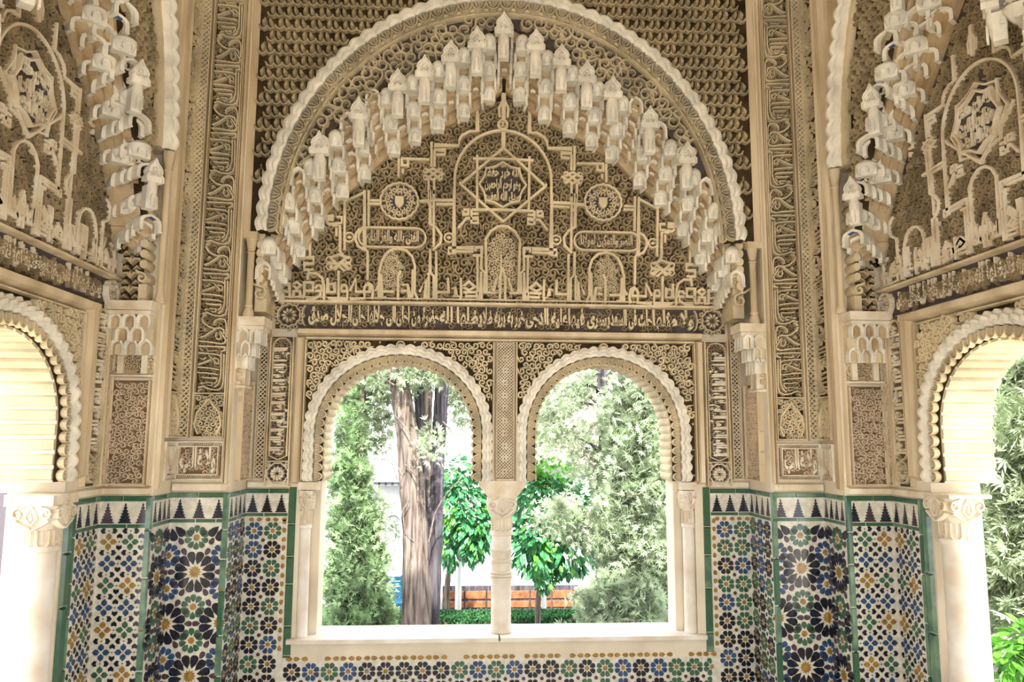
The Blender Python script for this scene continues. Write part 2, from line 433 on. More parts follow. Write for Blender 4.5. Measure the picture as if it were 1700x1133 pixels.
for side, nm in ((-1, 'left'), (1, 'right')):
    mb = MB()
    # stepped corner piers in plan
    P = [(XA, .0), (XA, YB), (XB, YB), (XB, YC), (XC, YC), (XC+DW, YC), (XC+DW, DW), (XA, DW)]
    P = [(side*x, y) for x, y in P]
    if side < 0: P = P[::-1]
    V = [(x, y, 0) for x, y in P]+[(x, y, ZT) for x, y in P]; n = len(P)
    mb.add(V, [(i, (i+1) % n, (i+1) % n+n, i+n) for i in range(n)]+[tuple(range(n, 2*n)), tuple(range(n-1, -1, -1))])
    structure('wall_pier_'+nm, mb, 'lime')
mb = MB(); mb.box(-6, 6, -7.5, DW, -.12, 0); structure('floor', mb, 'floor')
mb = MB(); mb.box(-3, 3, -6.2, DW, ZT, ZT+.2); structure('ceiling', mb, 'plain')  # unseen, put in to keep sky light off the upper walls
mb = MB(); mb.plate([(-3, 0), (-2.1, 0), (-2.1, 2.45), (2.1, 2.45), (2.1, 0), (3, 0), (3, ZT), (-3, ZT)], 0, .2, back=True); structure('wall_rear_unseen', mb, 'lime', frame((0, -6.3, 0), (1, 0, 0), (0, -1, 0)))  # unseen wall added behind the camera, opening sized to dim the room

# side walls with one arched window each (t = distance from the corner toward the viewer)
TC = 1.0; SCY = YC-TC+.02                       # window centre
SA_, SBr = .60, .60
_, szc = onx(40, 640, -2.2); szc = 1.66
SZA = 2.19                                      # apex of outer rib
SZSP = 1.385; SSILL = .40
SH = arch_pts(0, szc, SA_-.125, SZA-szc-.10, SZSP, 36, 2.1)
for side, nm, fr in ((-1, 'left', SL), (1, 'right', SR)):
    mb = MB(); cs = SCY*(-side); e = lambda y: y*(-side)   # s coordinate of world Y
    s0, s1 = sorted((e(YC+.01), e(-6.0)))
    H = [(cs+x, z) for x, z in SH]
    P = [(s0, 0), (s1, 0), (s1, ZT), (s0, ZT)]
    jl, jr = cs-.60, cs+.60
    poly = [(s0, SSILL-.05), (jl, SSILL-.05), (jl, SZSP)]+H+[(jr, SZSP), (jr, SSILL-.05), (s1, SSILL-.05), (s1, ZT), (s0, ZT)]
    mb.plate(poly, -DW, 0, back=True); mb.box(s0, s1, 0, SSILL-.05, -DW, 0)
    structure('wall_'+nm, mb, 'lime', fr)

# ================================================================== BACK BAY
def bp(u, v, d=0.0): return on(u, v, -d)
def sym(P): return [(2*XM-x, z) for x, z in P]
def B0(L): return [bp(u, v) for u, v in L]

# ---- tympanum: carved ground, strapwork, lettering
TB = [bp(455, 503), bp(462, 470), bp(478, 447), bp(498, 420), bp(512, 385), bp(545, 345), bp(600, 300), bp(640, 262), bp(700, 225), bp(745, 205), bp(790, 178), bp(826, 145)]
TP = TB+sym(TB)[::-1]
T = Thing('carved_tympanum', 'broad carved plaster tympanum with star panel, shields and angular lettering above the twin window', 'carved panel', BK, (XM, bp(832, 503)[1], 0))
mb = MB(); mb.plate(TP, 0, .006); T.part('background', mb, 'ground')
mb = MB()
medL, medR = bp(664, 338), bp(999, 340)
stc = bp(834, 311)
def tin(x, y, m):
    if not TIN(x, y, m): return False
    for c in (medL, medR):
        if math.hypot(x-c[0], y-c[1]) < .115+m*.3: return False
    if abs(x-stc[0]) < .13 and abs(y-stc[1]) < .13: return False
    return True
TIN = in_poly(TP)
bb = (bp(455, 0)[0], bp(1210, 0)[0], TP[0][1], bp(0, 145)[1])
arabesque(mb, tin, bb, .035, .006, .036, 3, .62, dens=1.08)
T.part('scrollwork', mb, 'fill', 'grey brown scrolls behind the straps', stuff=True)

def zz(ox, oy, k, L): return [bp(ox+a/k, oy+b/k) for a, b in L]
R1 = lambda *L: zz(450, 320, 5.965, L)
R2 = lambda *L: zz(640, 320, 5.965, L)
KN = lambda *L: zz(640, 180, 7.08, L)
straps = [
 R1((520, 120), (520, 258), (630, 258), (630, 290), (510, 290)), R1((660, 262), (712, 262), (712, 322), (590, 335), (560, 310)),
 R1((620, 348), (695, 348), (695, 600), (740, 660)), R1((660, 370), (660, 450)),
 R1((935, 20), (740, 110), (740, 590)), R1((935, 0), (935, 580), (965, 600), (965, 880)), R1((975, 0), (975, 350)),
 R1((975, 100), (1085, 100)), R1((975, 130), (1090, 135)),
 R1((940, 355), (880, 385), (850, 430), (848, 490), (875, 550), (940, 590)),
 R1((550, 345), (400, 430), (400, 650)), R1((345, 660), (435, 660), (435, 720), (345, 720), (345, 780), (435, 780)),
 R1((390, 790), (375, 880)), R1((385, 815), (460, 815), (520, 860), (538, 940), (538, 1075)),
 R1((690, 700), (780, 770), (735, 790), (620, 680), (590, 650)), R1((770, 650), (640, 770), (590, 745)), R1((600, 660), (690, 630), (790, 670)), R1((560, 720), (690, 720), (800, 720)),
 R1((680, 790), (680, 1075)),
 # angular lettering along the foot
 R1((50, 985), (110, 870), (110, 1000), (45, 1005)), R1((125, 850), (125, 1070)), R1((140, 865), (150, 912), (200, 912), (200, 1000), (140, 985)),
 R1((200, 1000), (205, 1050), (235, 1055), (240, 990), (300, 990), (305, 1050), (335, 1055), (345, 1000), (345, 905), (430, 905), (430, 985), (345, 985)),
 R1((235, 930), (270, 900), (312, 930), (270, 968), (235, 930)), R1((500, 985), (505, 1030), (440, 1068), (360, 1072)), R1((450, 965), (470, 935), (510, 935), (515, 985), (450, 988)),
 R1((575, 860), (575, 1000), (645, 1000), (640, 915), (590, 925)), R1((575, 1060), (665, 1062)), R1((705, 960), (720, 930), (755, 935), (765, 975), (765, 1070), (600, 1074)), R1((705, 960), (712, 990), (765, 990)),
 R1((790, 990), (850, 870), (850, 995), (1000, 995)), R1((930, 960), (950, 928), (985, 935), (990, 990)), R1((932, 960), (935, 1060), (790, 1072)), R1((960, 905), (1005, 930), (1018, 990), (1010, 1072)),
 R2((-90, 990), (-30, 880), (-30, 990), (90, 995)), R2((-35, 820), (-35, 1050), (15, 1050)),
 # cusped niche beside the cartouche
 R2((-60, 1060), (-55, 800), (-30, 700), (10, 625), (60, 585), (130, 570), (210, 590), (270, 650), (295, 740), (292, 1000), (325, 1075)),
 R2((130, 1075), (130, 850), (155, 790)), R2((170, 930), (225, 925), (245, 1050), (270, 1050), (275, 780)), R2((160, 990), (215, 985)),
 R2((340, 1000), (410, 850), (400, 1060), (430, 1060), (430, 810)), R2((445, 580), (445, 810), (480, 840), (480, 1070)),
 R2((445, 0), (445, 330), (510, 370), (555, 440), (545, 520), (470, 590)), R2((480, 0), (480, 560)), R2((505, 600), (505, 1070)),
 R2((340, 105), (430, 105), (440, 150), (480, 175)), R2((500, 95), (690, 95)), R2((500, 135), (670, 135)), R2((680, 0), (680, 620), (625, 620), (625, 565), (870, 565), (870, 600), (700, 600)),
 R2((860, 640), (950, 640), (950, 560), (890, 560), (890, 600)), R2((910, 650), (910, 1000)), R2((950, 640), (945, 770), (980, 810), (980, 1000), (1090, 1005)), R2((945, 800), (940, 1070), (905, 1070), (900, 1000), (770, 1000)),
 R2((620, 860), (625, 1000), (500, 1000)), R2((660, 970), (690, 950), (700, 1030), (660, 1035), (750, 1040), (745, 860)), R2((765, 950), (825, 895), (885, 950), (825, 980), (765, 950)), R2((745, 1040), (745, 1080)), R2((810, 990), (790, 1040), (930, 1040)),
 R2((770, 190), (820, 190), (820, 235), (770, 235), (770, 200)), R2((855, 190), (1150, 190)), R2((850, 230), (920, 230)), R2((720, 370), (800, 275), (915, 275), (915, 320), (850, 320), (850, 190)),
 # big central cusped niche
 R2((1000, 1000), (990, 480), (1040, 400), (1110, 355), (1170, 350)),
 R2((1130, 1075), (1130, 850), (1160, 760)), R2((1100, 860), (1060, 1000)),
 # star frame, arch over it, upper meanders
 [bp(792, 352), bp(792, 262)], [bp(785, 268), bp(835, 268)], [bp(785, 352), bp(835, 352)],
 [bp(835, 250), bp(765, 310), bp(835, 372)], [bp(763, 306), bp(768, 314)],
 [bp(835+80*math.cos(a), 301-80*math.sin(a)) for a in np.linspace(PI/2, PI, 14)]+[bp(754, 380)],
 [bp(834, 224), bp(834, 250)], [bp(834, 206), bp(834, 160)], [bp(829, 200), bp(828, 184), bp(834, 172)],
 KN((1080, 10), (1080, 300), (990, 300), (900, 350), (870, 400), (860, 470), (580, 465), (580, 520), (700, 520), (700, 575), (600, 575)),
 KN((545, 430), (545, 720)), KN((580, 530), (580, 720)), KN((190, 620), (520, 632)), KN((200, 620), (200, 700), (270, 700), (270, 640)), KN((165, 620), (160, 840)), KN((210, 740), (210, 800)),
 KN((510, 870), (515, 1100)), KN((575, 870), (575, 1100)), KN((430, 1110), (790, 1110)), KN((480, 740), (660, 870)), KN((650, 740), (470, 870)), KN((440, 800), (560, 740), (680, 800), (560, 870), (440, 800)),
]
mb = MB()
for P in straps:
    mb.ribbon(P, .021, .006, .052, bev=.75); mb.ribbon(sym(P), .021, .006, .052, bev=.75)
for L_, r in ((KN((480, 765))[0], .016), (KN((640, 765))[0], .016), (KN((480, 845))[0], .016), (KN((640, 845))[0], .016)):
    for c in (L_, sym([L_])[0]): ring(mb, c[0], c[1], r, .013, .006, .054, 10)
for L_ in R1((590, 680), (775, 680), (590, 750), (775, 750)):
    for c in (L_, sym([L_])[0]): ring(mb, c[0], c[1], .019, .014, .006, .054, 10)
for c, r in ((R1((785, 460))[0], .03), (R2((630, 465))[0], .03)):
    for q in (c, sym([c])[0]): ring(mb, q[0], q[1], r, .016, .006, .055, 14); mb.plate([(q[0]-.018, q[1]), (q[0], q[1]-.011), (q[0]+.018, q[1]), (q[0], q[1]+.011)], .006, .05)
q = bp(834, 212); ring(mb, q[0], q[1], .032, .02, .006, .058, 16)
for k in (-1, 1): ring(mb, q[0]+k*.009, q[1], .014, .01, .02, .06, 10)
T.part('strapwork', mb, 'stucco', 'pale interlacing straps and angular letters')
# cartouches and medallions
def tympanum_piece(name, outline, gm, draw, label):
    mb = MB(); mb.plate(outline, .006, .03); o = T.part(name, mb, gm, label)
    mb = MB(); mb.ribbon(outline, .017, .01, .058, closed=True, bev=.7); T.part('border', mb, 'stucco', parent=o)
    mb = MB(); draw(mb); T.part('carving', mb, 'stucco', parent=o)
for c, side, words_ in ((medL, 'left', 'الغني بالله والعز الدايم'), (medR, 'right', 'النصر والتمكين لمولانا')):
    def dm(mb, c=c):
        mb.plate([(c[0]-.03, c[1]+.036), (c[0]-.03, c[1]-.012), (c[0]-.018, c[1]-.034), (c[0], c[1]-.046), (c[0]+.018, c[1]-.034), (c[0]+.03, c[1]-.012), (c[0]+.03, c[1]+.036)], .03, .06, .08)
        for i in range(14):
            a = 2*PI*i/14+.2; x, y = c[0]+.078*math.cos(a), c[1]+.078*math.sin(a)
            mb.ribbon(spiral(x, y, .018, a+1, 1 if i % 2 else -1, tail=.8), .0095, .03, .052)
            Q = [(-.012, 0), (0, -.006), (.014, 0), (0, .006)]
            ca, sa = math.cos(a+.22), math.sin(a+.22)
            mb.plate([(c[0]+(.1+p)*ca-q*sa, c[1]+(.1+p)*sa+q*ca) for p, q in Q], .03, .048, .2)
            mb.plate([(c[0]+(.056+p)*ca-q*sa, c[1]+(.056+p)*sa+q*ca) for p, q in Q], .03, .048, .2)
    tympanum_piece('round_medallion', lobed(c[0], c[1], .118, 18, .05, 4), 'blueground', dm, 'round scalloped medallion with blank shield')
    x0, x1 = (bp(609, 0)[0], bp(715, 0)[0]) if side == 'left' else (bp(949, 0)[0], bp(1052, 0)[0])
    zz0, zz1 = (bp(660, 414)[1], bp(660, 382)[1]) if side == 'left' else (bp(1000, 419)[1], bp(1000, 389)[1])
    h = (zz1-zz0)/2; ym = (zz0+zz1)/2
    OUT = [(x0+h+h*math.cos(a), ym+h*math.sin(a)) for a in np.linspace(PI/2, 3*PI/2, 9)]+[(x1-h+h*math.cos(a), ym+h*math.sin(a)) for a in np.linspace(-PI/2, PI/2, 9)]
    def dc(mb, w_=words_, x0=x0, x1=x1, zz0=zz0, zz1=zz1):
        put_text(mb, w_, x0+.045, zz0+.018, x1-x0-.09, zz1-zz0-.034, .03, .052, offset=.03)
    tympanum_piece('lettered_cartouche', OUT, 'vground', dc, 'long cartouche with cursive writing')
    # small niche fields
    cx = bp(663, 0)[0] if side == 'left' else bp(1000, 0)[0]
    z0_, z1_ = bp(660, 487)[1], bp(660, 418)[1]
    NP = [(cx-.075, z0_), (cx+.075, z0_), (cx+.082, z0_+.14), (cx+.06, z1_-.035), (cx, z1_), (cx-.06, z1_-.035), (cx-.082, z0_+.14)]
    mb = MB(); mb.plate(NP, .006, .02); o = T.part('niche_field', mb, 'blueground', 'small lobed niche with bluish ground')
    mb = MB(); arabesque(mb, in_poly(NP), (cx-.09, cx+.09, z0_, z1_), .016, .02, .04, 11, .55); T.part('leaf_carving', mb, 'stucco', parent=o)
cx = bp(834, 0)[0]; z0_, z1_ = bp(834, 490)[1], bp(834, 388)[1]
NP = [(cx-.1, z0_), (cx+.1, z0_), (cx+.1, z1_-.07), (cx+.06, z1_-.02), (cx, z1_), (cx-.06, z1_-.02), (cx-.1, z1_-.07)]
mb = MB(); mb.plate(NP, .006, .02); o = T.part('niche_field', mb, 'vground', 'tall central niche')
mb = MB(); arabesque(mb, in_poly(NP), (cx-.11, cx+.11, z0_, z1_), .02, .02, .042, 12, .55); mb.ribbon([(cx, z0_), (cx, z0_+.26)], .018, .02, .05)
T.part('leaf_carving', mb, 'stucco', parent=o)
# star panel
ST = [(stc[0]+.155*r*math.cos(a), stc[1]+.155*r*math.sin(a)) for i in range(16) for a, r in [(i*PI/8, 1.0 if i % 2 == 0 else .86)]]
def ds(mb):
    c = stc
    for i, wd in enumerate(['صدق الله العظيم', 'وهو أرحم الراحمين', 'الله خير حفظا']):
        put_text(mb, wd, c[0]-.118, c[1]-.128+i*.083, .236, .085, .03, .055, offset=.035, body=.62)
    mb.ribbon(spiral(c[0], c[1]+.135, .016, 0, 1, tail=.5), .008, .03, .05)
tympanum_piece('star_panel', ST, 'vground', ds, 'eight pointed star panel with three lines of writing')

# ---- horizontal inscription band with corner rosettes
z0_, z1_ = bp(830, 548)[1], bp(830, 511)[1]; sl_, sr_ = bp(458, 530)[0], bp(1202, 530)[0]
T = Thing('inscription_band', 'long horizontal cursive inscription band above the twin window with rosettes at its ends', 'inscription', BK, (XM, z0_, 0))
mb = MB(); mb.box(sl_, sr_, z0_-.01, z1_+.01, 0, .006); T.part('background', mb, 'vground')
rw = z1_-z0_+.03
mb = MB(); arabesque(mb, rect_in(sl_+rw+.02, sr_-rw-.02, z0_, z1_), (sl_+rw, sr_-rw, z0_, z1_), .024, .006, .024, 21, .5)
T.part('scrollwork', mb, 'fill', stuff=True)
mb = MB(); seq = ['الجلال صدق', 'الى جلالها حلي', 'حضرة من احلى', 'يظلها لله', 'خير به يريه ظلا', 'عليه الدجى', 'بسرى فيها', 'حلت في السعد', 'ولا مثلها']
L0 = sl_+rw+.035; LL = (sr_-sl_-2*rw-.07)/len(seq)
for i, wd in enumerate(seq): put_text(mb, wd, L0+i*LL, z0_+.006, LL*.985, z1_-z0_-.01, .006, .036, offset=.045, body=.5)
mb.ribbon([(L0-.02+.02*math.cos(a), (z0_+z1_)/2+.065*math.sin(a)) for a in np.linspace(PI/2, 1.5*PI, 9)], .011, .006, .036)
mb.ribbon([(L0+LL*len(seq)+.02*math.cos(a), (z0_+z1_)/2+.065*math.sin(a)) for a in np.linspace(PI/2, -PI/2, 9)], .011, .006, .036)
T.part('lettering', mb, 'stucco', 'raised cursive letters')
for c in ((sl_+rw*.5, (z0_+z1_)/2), (sr_-rw*.5, (z0_+z1_)/2)):
    mb = MB(); rosette(mb, c[0], c[1], .066, .006, .04, 10)
    for k in range(12):
        a = k*PI/6; ring(mb, c[0]+.085*math.cos(a), c[1]+.085*math.sin(a), .012, .008, .006, .034, 6)
    T.part('corner_rosette', mb, 'stucco')
T2 = T
# thin frame mouldings
mb = MB(); a0, a1 = bp(447, 505)[0], bp(1207, 505)[0]; zt = bp(830, 511)[1]
mb.bar(a0, a1, zt, zt+.03, 0, .055); mb.bar(a0+.02, a1-.02, zt+.035, zt+.052, 0, .045); T2.part('moulding', mb, 'plain', 'plain ledge above the writing')

# ---- alfiz: plain broad frame around the twin window
fo0, fo1 = bp(491, 640)[0], bp(1166, 640)[0]; zo = bp(830, 549)[1]; zi = bp(830, 568)[1]; fi0, fi1 = bp(509, 640)[0], bp(1150, 640)[0]
T = Thing('window_frame_moulding', 'plain stepped plaster frame around the twin arched window', 'moulding', BK, (XM, ZSP, 0))
mb = MB()
mb.bar(fo0, fo1, zi+.02, zo, 0, .06); mb.bar(fo0, fi0-.012, ZSP-.02, zi+.02, 0, .06); mb.bar(fi1+.012, fo1, ZSP-.02, zi+.02, 0, .06)
mb.bar(fi0-.012, fi1+.012, zi-.002, zi+.016, 0, .04); mb.bar(fi0-.014, fi0, ZSP, zi, 0, .04); mb.bar(fi1, fi1+.014, ZSP, zi, 0, .04)
ml, mr = bp(817, 680)[0], bp(859, 680)[0]
for a in (ml, mr-.014): mb.bar(a, a+.014, ZSP, zi, 0, .04)
ml2, mr2 = bp(825, 680)[0], bp(851, 680)[0]
for a in (ml2-.008, mr2): mb.bar(a, a+.009, ZSP+.02, zi, 0, .035)
mb.bar(ml2-.008, mr2+.009, ZSP+.0, ZSP+.02, 0, .035)
T.part('frame', mb, 'plain')
mb = MB(); mb.box(ml2, mr2, ZSP+.02, zi, 0, .004); T.part('background', mb, 'pinkg', 'recessed strip between the arches')
mb = MB(); lattice(mb, ml2, mr2, ZSP+.02, zi-.005, .021, .0075, .004, .022); T.part('lattice', mb, 'cream', 'fine interlaced lattice strip')

# ---- the two arches
for k, (c, a) in enumerate(ARC):
    nm = ('left', 'right')[k]
    T = Thing('window_arch', f'scalloped white plaster arch with carved spandrels over the {nm} half of the twin window', 'arch', BK, (c, ZSP, 0), 'scalloped arches of the twin window')
    s0, s1 = (fi0, ml) if k == 0 else (mr, fi1)
    out = arch_pts(c, zc, a-.01, AB_-.01, ZSP, 40, 2.1)
    inn = arch_pts(c, zc, a-RW-FW, AB_-RW-FW+.01, ZSP, 40, 2.1)
    P = [(s0, ZSP), tuple(out[0])]+[tuple(p) for p in out[1:-1]]+[tuple(out[-1]), (s1, ZSP), (s1, zi), (s0, zi)]
    mb = MB(); mb.plate(P, 0, .005); sp = T.part('spandrel', mb, 'ground')
    def ins(x, y, m, c=c, a=a, s0=s0, s1=s1):
        if not (s0+m*.8 < x < s1-m*.8 and ZSP+m < y < zi-m*.8): return False
        if y < zc: return abs(x-c) > a+m*.8
        return ((x-c)/(a+m))**2+((y-zc)/(AB_+m))**2 > 1
    mb = MB(); arabesque(mb, ins, (s0-.02, s1+.02, ZSP, zi+.01), .026, .005, .036, 30+k, .6); T.part('scrollwork', mb, 'stucco', 'dense curling scrolls', parent=sp, stuff=True)
    mb = MB(); ring(mb, c, zi-.035, .026, .012, .005, .045, 12); mb.plate([(c+.012*math.cos(q), zi-.035+.012*math.sin(q)) for q in np.arange(8)*PI/4], .005, .035); T.part('boss', mb, 'stucco')
    mid = arch_pts(c, zc, a-RW/2, AB_-RW/2, ZSP, 60, 2.1)
    rib(T, mid, .062, RW, .055, 0, 'rib')
    mb = MB(); P2 = [tuple(p) for p in arch_pts(c, zc, a-RW*.9, AB_-RW*.9, ZSP, 40, 2.1)]+[tuple(p) for p in inn[::-1]]
    mb.plate(P2, 0, .008); T.part('leaf_band', mb, 'ground')
    L, st = resample(arch_pts(c, zc, a-RW, AB_-RW, ZSP, 60, 2.1), .056)
    md = leaf_disc_mesh(st, FW, .035); md.materials.append(M['ochrest' if False else 'stucco'])
    for x, z, an in L: T.inst('leaf_scallop', md, (x+math.sin(an)*FW*.5, z-math.cos(an)*FW*.5, .004), an)
    # fluted soffit running back through the wall
    L, st = resample(arch_pts(c, zc, a-RW-FW+.0, AB_-RW-FW+.01, ZSP, 60, 2.1), .05)
    mb = MB(); n = 5; V = []; F = []
    for i in range(n+1):
        t = i/n; V += [((t-.5)*st, -.014*math.sin(PI*t), 0), ((t-.5)*st, -.014*math.sin(PI*t), -DW)]
    F = [(2*i, 2*i+1, 2*i+3, 2*i+2) for i in range(n)]+[tuple(range(0, 2*n+2, 2)), tuple(range(2*n+1, 0, -2))]
    fm = mb.add(V, F).mesh('soffit_flute'); fm.materials.append(M['stucco'])
    for x, z, an in L: T.inst('soffit_flute', fm, (x, z, .0), an)

# ---- vertical inscription columns either side of the window
for side, nm, ua, ub in ((-1, 'left', 450, 486), (1, 'right', 1170, 1206)):
    s0 = bp(ua, 640)[0]; s1 = bp(ub, 640)[0]; zt = bp(470, 560)[1]-.0; zb = bp(470, 765)[1]; zr = bp(470, 808)[1]
    T = Thing('upright_inscription', f'narrow upright cursive inscription panel with a rosette at its foot {nm} of the twin window', 'inscription', BK, ((s0+s1)/2, zr, 0), 'upright inscriptions beside the twin window')
    mb = MB(); mb.box(s0, s1, zr, zt, 0, .005); T.part('background', mb, 'vground')
    mb = MB(); mb.bar(s0-.012, s0+.004, zr, zt, 0, .04); mb.bar(s1-.006, s1+.01, zr, zt, 0, .04); mb.bar(s0, s1, zb-.01, zb+.002, 0, .035)
    mb.ribbon([(s0+.014, zb+.03)]+[((s0+s1)/2+((s1-s0)/2-.012)*math.cos(a), zt-.06+.05*math.sin(a)) for a in np.linspace(PI, 0, 9)]+[(s1-.014, zb+.03), ((s0+s1)/2, zb+.006), (s0+.014, zb+.03)], .009, .005, .036)
    T.part('border', mb, 'stucco')
    mb = MB(); arabesque(mb, rect_in(s0, s1, zb, zt), (s0, s1, zb, zt), .02, .005, .02, 40, .5); T.part('scrollwork', mb, 'fill', stuff=True)
    mb = MB(); LW = ['الملك لله', 'العز القايم', 'لا إله الا الله', 'البقا لله']; hl = (zt-zb-.1)/4
    for i, wd in enumerate(LW): put_text(mb, wd, s0+.017, zb+.035+i*hl, hl*.97, s1-s0-.034, .005, .034, rot=1 if side < 0 else -1, offset=.075, body=.5)
    T.part('lettering', mb, 'cream')
    mb = MB(); cx, cz = (s0+s1)/2, (zb+zr)/2; rosette(mb, cx, cz, .062, .005, .036, 12); rosette(mb, cx, cz, .034, .005, .04, 8)
    for i in (-1, 1):
        for j in (-1, 1):
            for q in (0, 1, 2): ring(mb, cx+i*(.045+.012*(q > 0)), cz+j*(.05+.014*(q > 1)), .008, .006, .005, .03, 6)
    T.part('rosette', mb, 'cream')


# ================================================================== MUQARNAS
def arch_outline(wd, h, sp=.5, n=9, pt=.06):
    a = np.linspace(PI, 0, n); P = [(-wd/2, 0)]+[(wd/2*math.cos(x), h*sp+(h*(1-sp))*(abs(math.sin(x))**.9)) for x in a]+[(wd/2, 0)]
    P[1+n//2] = (0, h*(1+pt)); return np.array(P)
def cell_mesh(kind, wd, h, D):
    mb = MB(); mats = ['rib', 'bluep', 'ground', 'hollow']; mi = []
    def addm(V, F, m): mb.add(V, F); mi.extend([m]*len(F))
    O = arch_outline(wd, h, .5); n = len(O); yc = h*.5
    if kind == 'pendant':
        # convex hood: half round front, domed top, tapering foot
        ths = np.linspace(0, PI, 7); lev = [(0, .30, .2), (.12, .72, .55), (.5, 1, 1), (.68, .98, 1), (.84, .74, .85), (.95, .38, .5), (1.0, .05, .2)]
        V = []
        for y, r, dd in lev:
            for t in ths: V.append((math.cos(t)*wd*.5*r, y*h, math.sin(t)*wd*.42*dd*r))
        F = [(k*7+i+1, k*7+i, (k+1)*7+i, (k+1)*7+i+1) for k in range(len(lev)-1) for i in range(6)]+[tuple(range(7))]
        addm(V, F, 0)
        addm([(-wd*.5, 0, -D), (wd*.5, 0, -D), (wd*.5, h*.7, -D), (-wd*.5, h*.7, -D), (-wd*.5, 0, 0), (wd*.5, 0, 0), (wd*.5, h*.7, 0), (-wd*.5, h*.7, 0)],
             [(4, 5, 6, 7), (0, 1, 5, 4), (1, 2, 6, 5), (3, 7, 6, 2), (0, 4, 7, 3)], 0)
        # small arch incised on the face
        mb2 = MB(); I = arch_outline(wd*.42, h*.42, .5, 7); I[:, 1] += h*.05
        mb2.ribbon(I, wd*.07, wd*.3, wd*.44); addm(np.vstack(mb2.v), mb2.f, 0)
    else:
        k = .68 if kind != 'double' else .80
        I = O.copy(); I[:, 0] *= k; top = I[:, 1] > yc-1e-6
        I[top, 1] = yc+(I[top, 1]-yc)*(k+.02)
        V = [(x, y, 0) for x, y in O]+[(x, y, 0) for x, y in I]
        addm(V, [(i+1, i, n+i, n+i+1)[::-1] for i in range(n-1)], 0)
        V = [(x, y, 0) for x, y in O]+[(x, y, -D) for x, y in O]
        addm(V, [(i, i+1, n+i+1, n+i)[::-1] for i in range(n-1)], 0)
        zf = 0
        if kind == 'double':
            J = I*[.8, 1]; t = J[:, 1] > yc-1e-6; J[t, 1] = yc+(J[t, 1]-yc)*.8
            addm([(x, y, 0) for x, y in I]+[(x, y, -wd*.1) for x, y in I], [(i, i+1, n+i+1, n+i) for i in range(n-1)], 0)
            addm([(x, y, -wd*.1) for x, y in I]+[(x, y, -wd*.1) for x, y in J], [(i+1, i, n+i, n+i+1)[::-1] for i in range(n-1)], 0)
            I = J; zf = -wd*.1
        dc = min(D*.85, wd*(.6 if kind != 'dark' else 1.0)); prev = [(x, y, zf) for x, y in I]
        for s_ in (.92, .6, .02):
            cur = []
            for x, y in I:
                yy = yc+(y-yc)*s_ if y > yc else y
                cur.append((x*s_, yy, zf-dc*math.sqrt(1-s_*s_)))
            col = 3 if s_ < .9 else 0  # inner rings get the darker colour, painting shade into the hollow
            if kind == 'dark' and s_ == .02: col = 2  # near-black back paints the deep shade of these niches
            F = [(i, i+1, n+i+1, n+i) for i in range(n-1)]
            Vv = prev+cur
            if kind == 'blue' and s_ == .92:
                addm(Vv, [f for i, f in enumerate(F) if 3 <= i <= n-5], 1); addm(Vv, [f for i, f in enumerate(F) if not 3 <= i <= n-5], 0)
            else: addm(Vv, F, col)
            prev = cur
        for sg in (-1, 1):     # little stepped corbels under the springing
            x0, x1 = sorted((sg*wd*.5, sg*wd*.33))
            b = MB(); b.box(x0, x1, 0, h*.06, -.01, wd*.06); addm(np.vstack(b.v), b.f, 0)
        addm([(-wd/2, 0, 0), (-I[-1][0], 0, 0), (-I[-1][0], 0, -D), (-wd/2, 0, -D)], [(0, 1, 2, 3)], 0)
        addm([(wd/2, 0, 0), (I[-1][0], 0, 0), (I[-1][0], 0, -D), (wd/2, 0, -D)], [(3, 2, 1, 0)], 0)
    me = mb.mesh('niche_cell')
    for m in mats: me.materials.append(M[m])
    me.polygons.foreach_set('material_index', mi); smooth(me, 35); return me

def finial_mesh(wd, h):
    mb = MB()
    P = [(-.5, 0), (-.5, .22), (-.36, .34), (-.42, .5), (-.34, .66), (-.14, .82), (0, 1.05)]; P = P+[(-x, y) for x, y in P[-2::-1]]
    P = [(x*wd, y*h) for x, y in P]
    mb.plate(P, -.03, .02); mb.ribbon(P, wd*.11, .015, .034)
    ring(mb, 0, h*.55, wd*.12, wd*.08, .02, .034, 8, rz=h*.13)
    for sg in (-1, 1): mb.ribbon(spiral(sg*wd*.16, h*.3, wd*.13, PI/2, sg, tail=.4), wd*.07, .02, .034)
    me = mb.mesh('leaf_finial'); me.materials.append(M['rib']); return me

def shell_mesh(r):
    mb = MB(); a0, a1 = math.radians(20), math.radians(165); n = 9
    for i in range(n):
        a = a0+(a1-a0)*(i+.5)/n; b = .5*(a1-a0)/n
        P = [(r*.18*math.cos(a), r*.18*math.sin(a)), (r*math.cos(a-b*.9), r*math.sin(a-b*.9)), (r*1.08*math.cos(a), r*1.08*math.sin(a)), (r*math.cos(a+b*.9), r*math.sin(a+b*.9))]
        mb.plate(P, 0, .02, .35)
    mb.ribbon([(r*.2*math.cos(a), r*.2*math.sin(a)) for a in np.linspace(0, 2*PI, 8)], r*.12, 0, .03)
    me = mb.mesh('shell_fan'); me.materials.append(M['plain']); return me

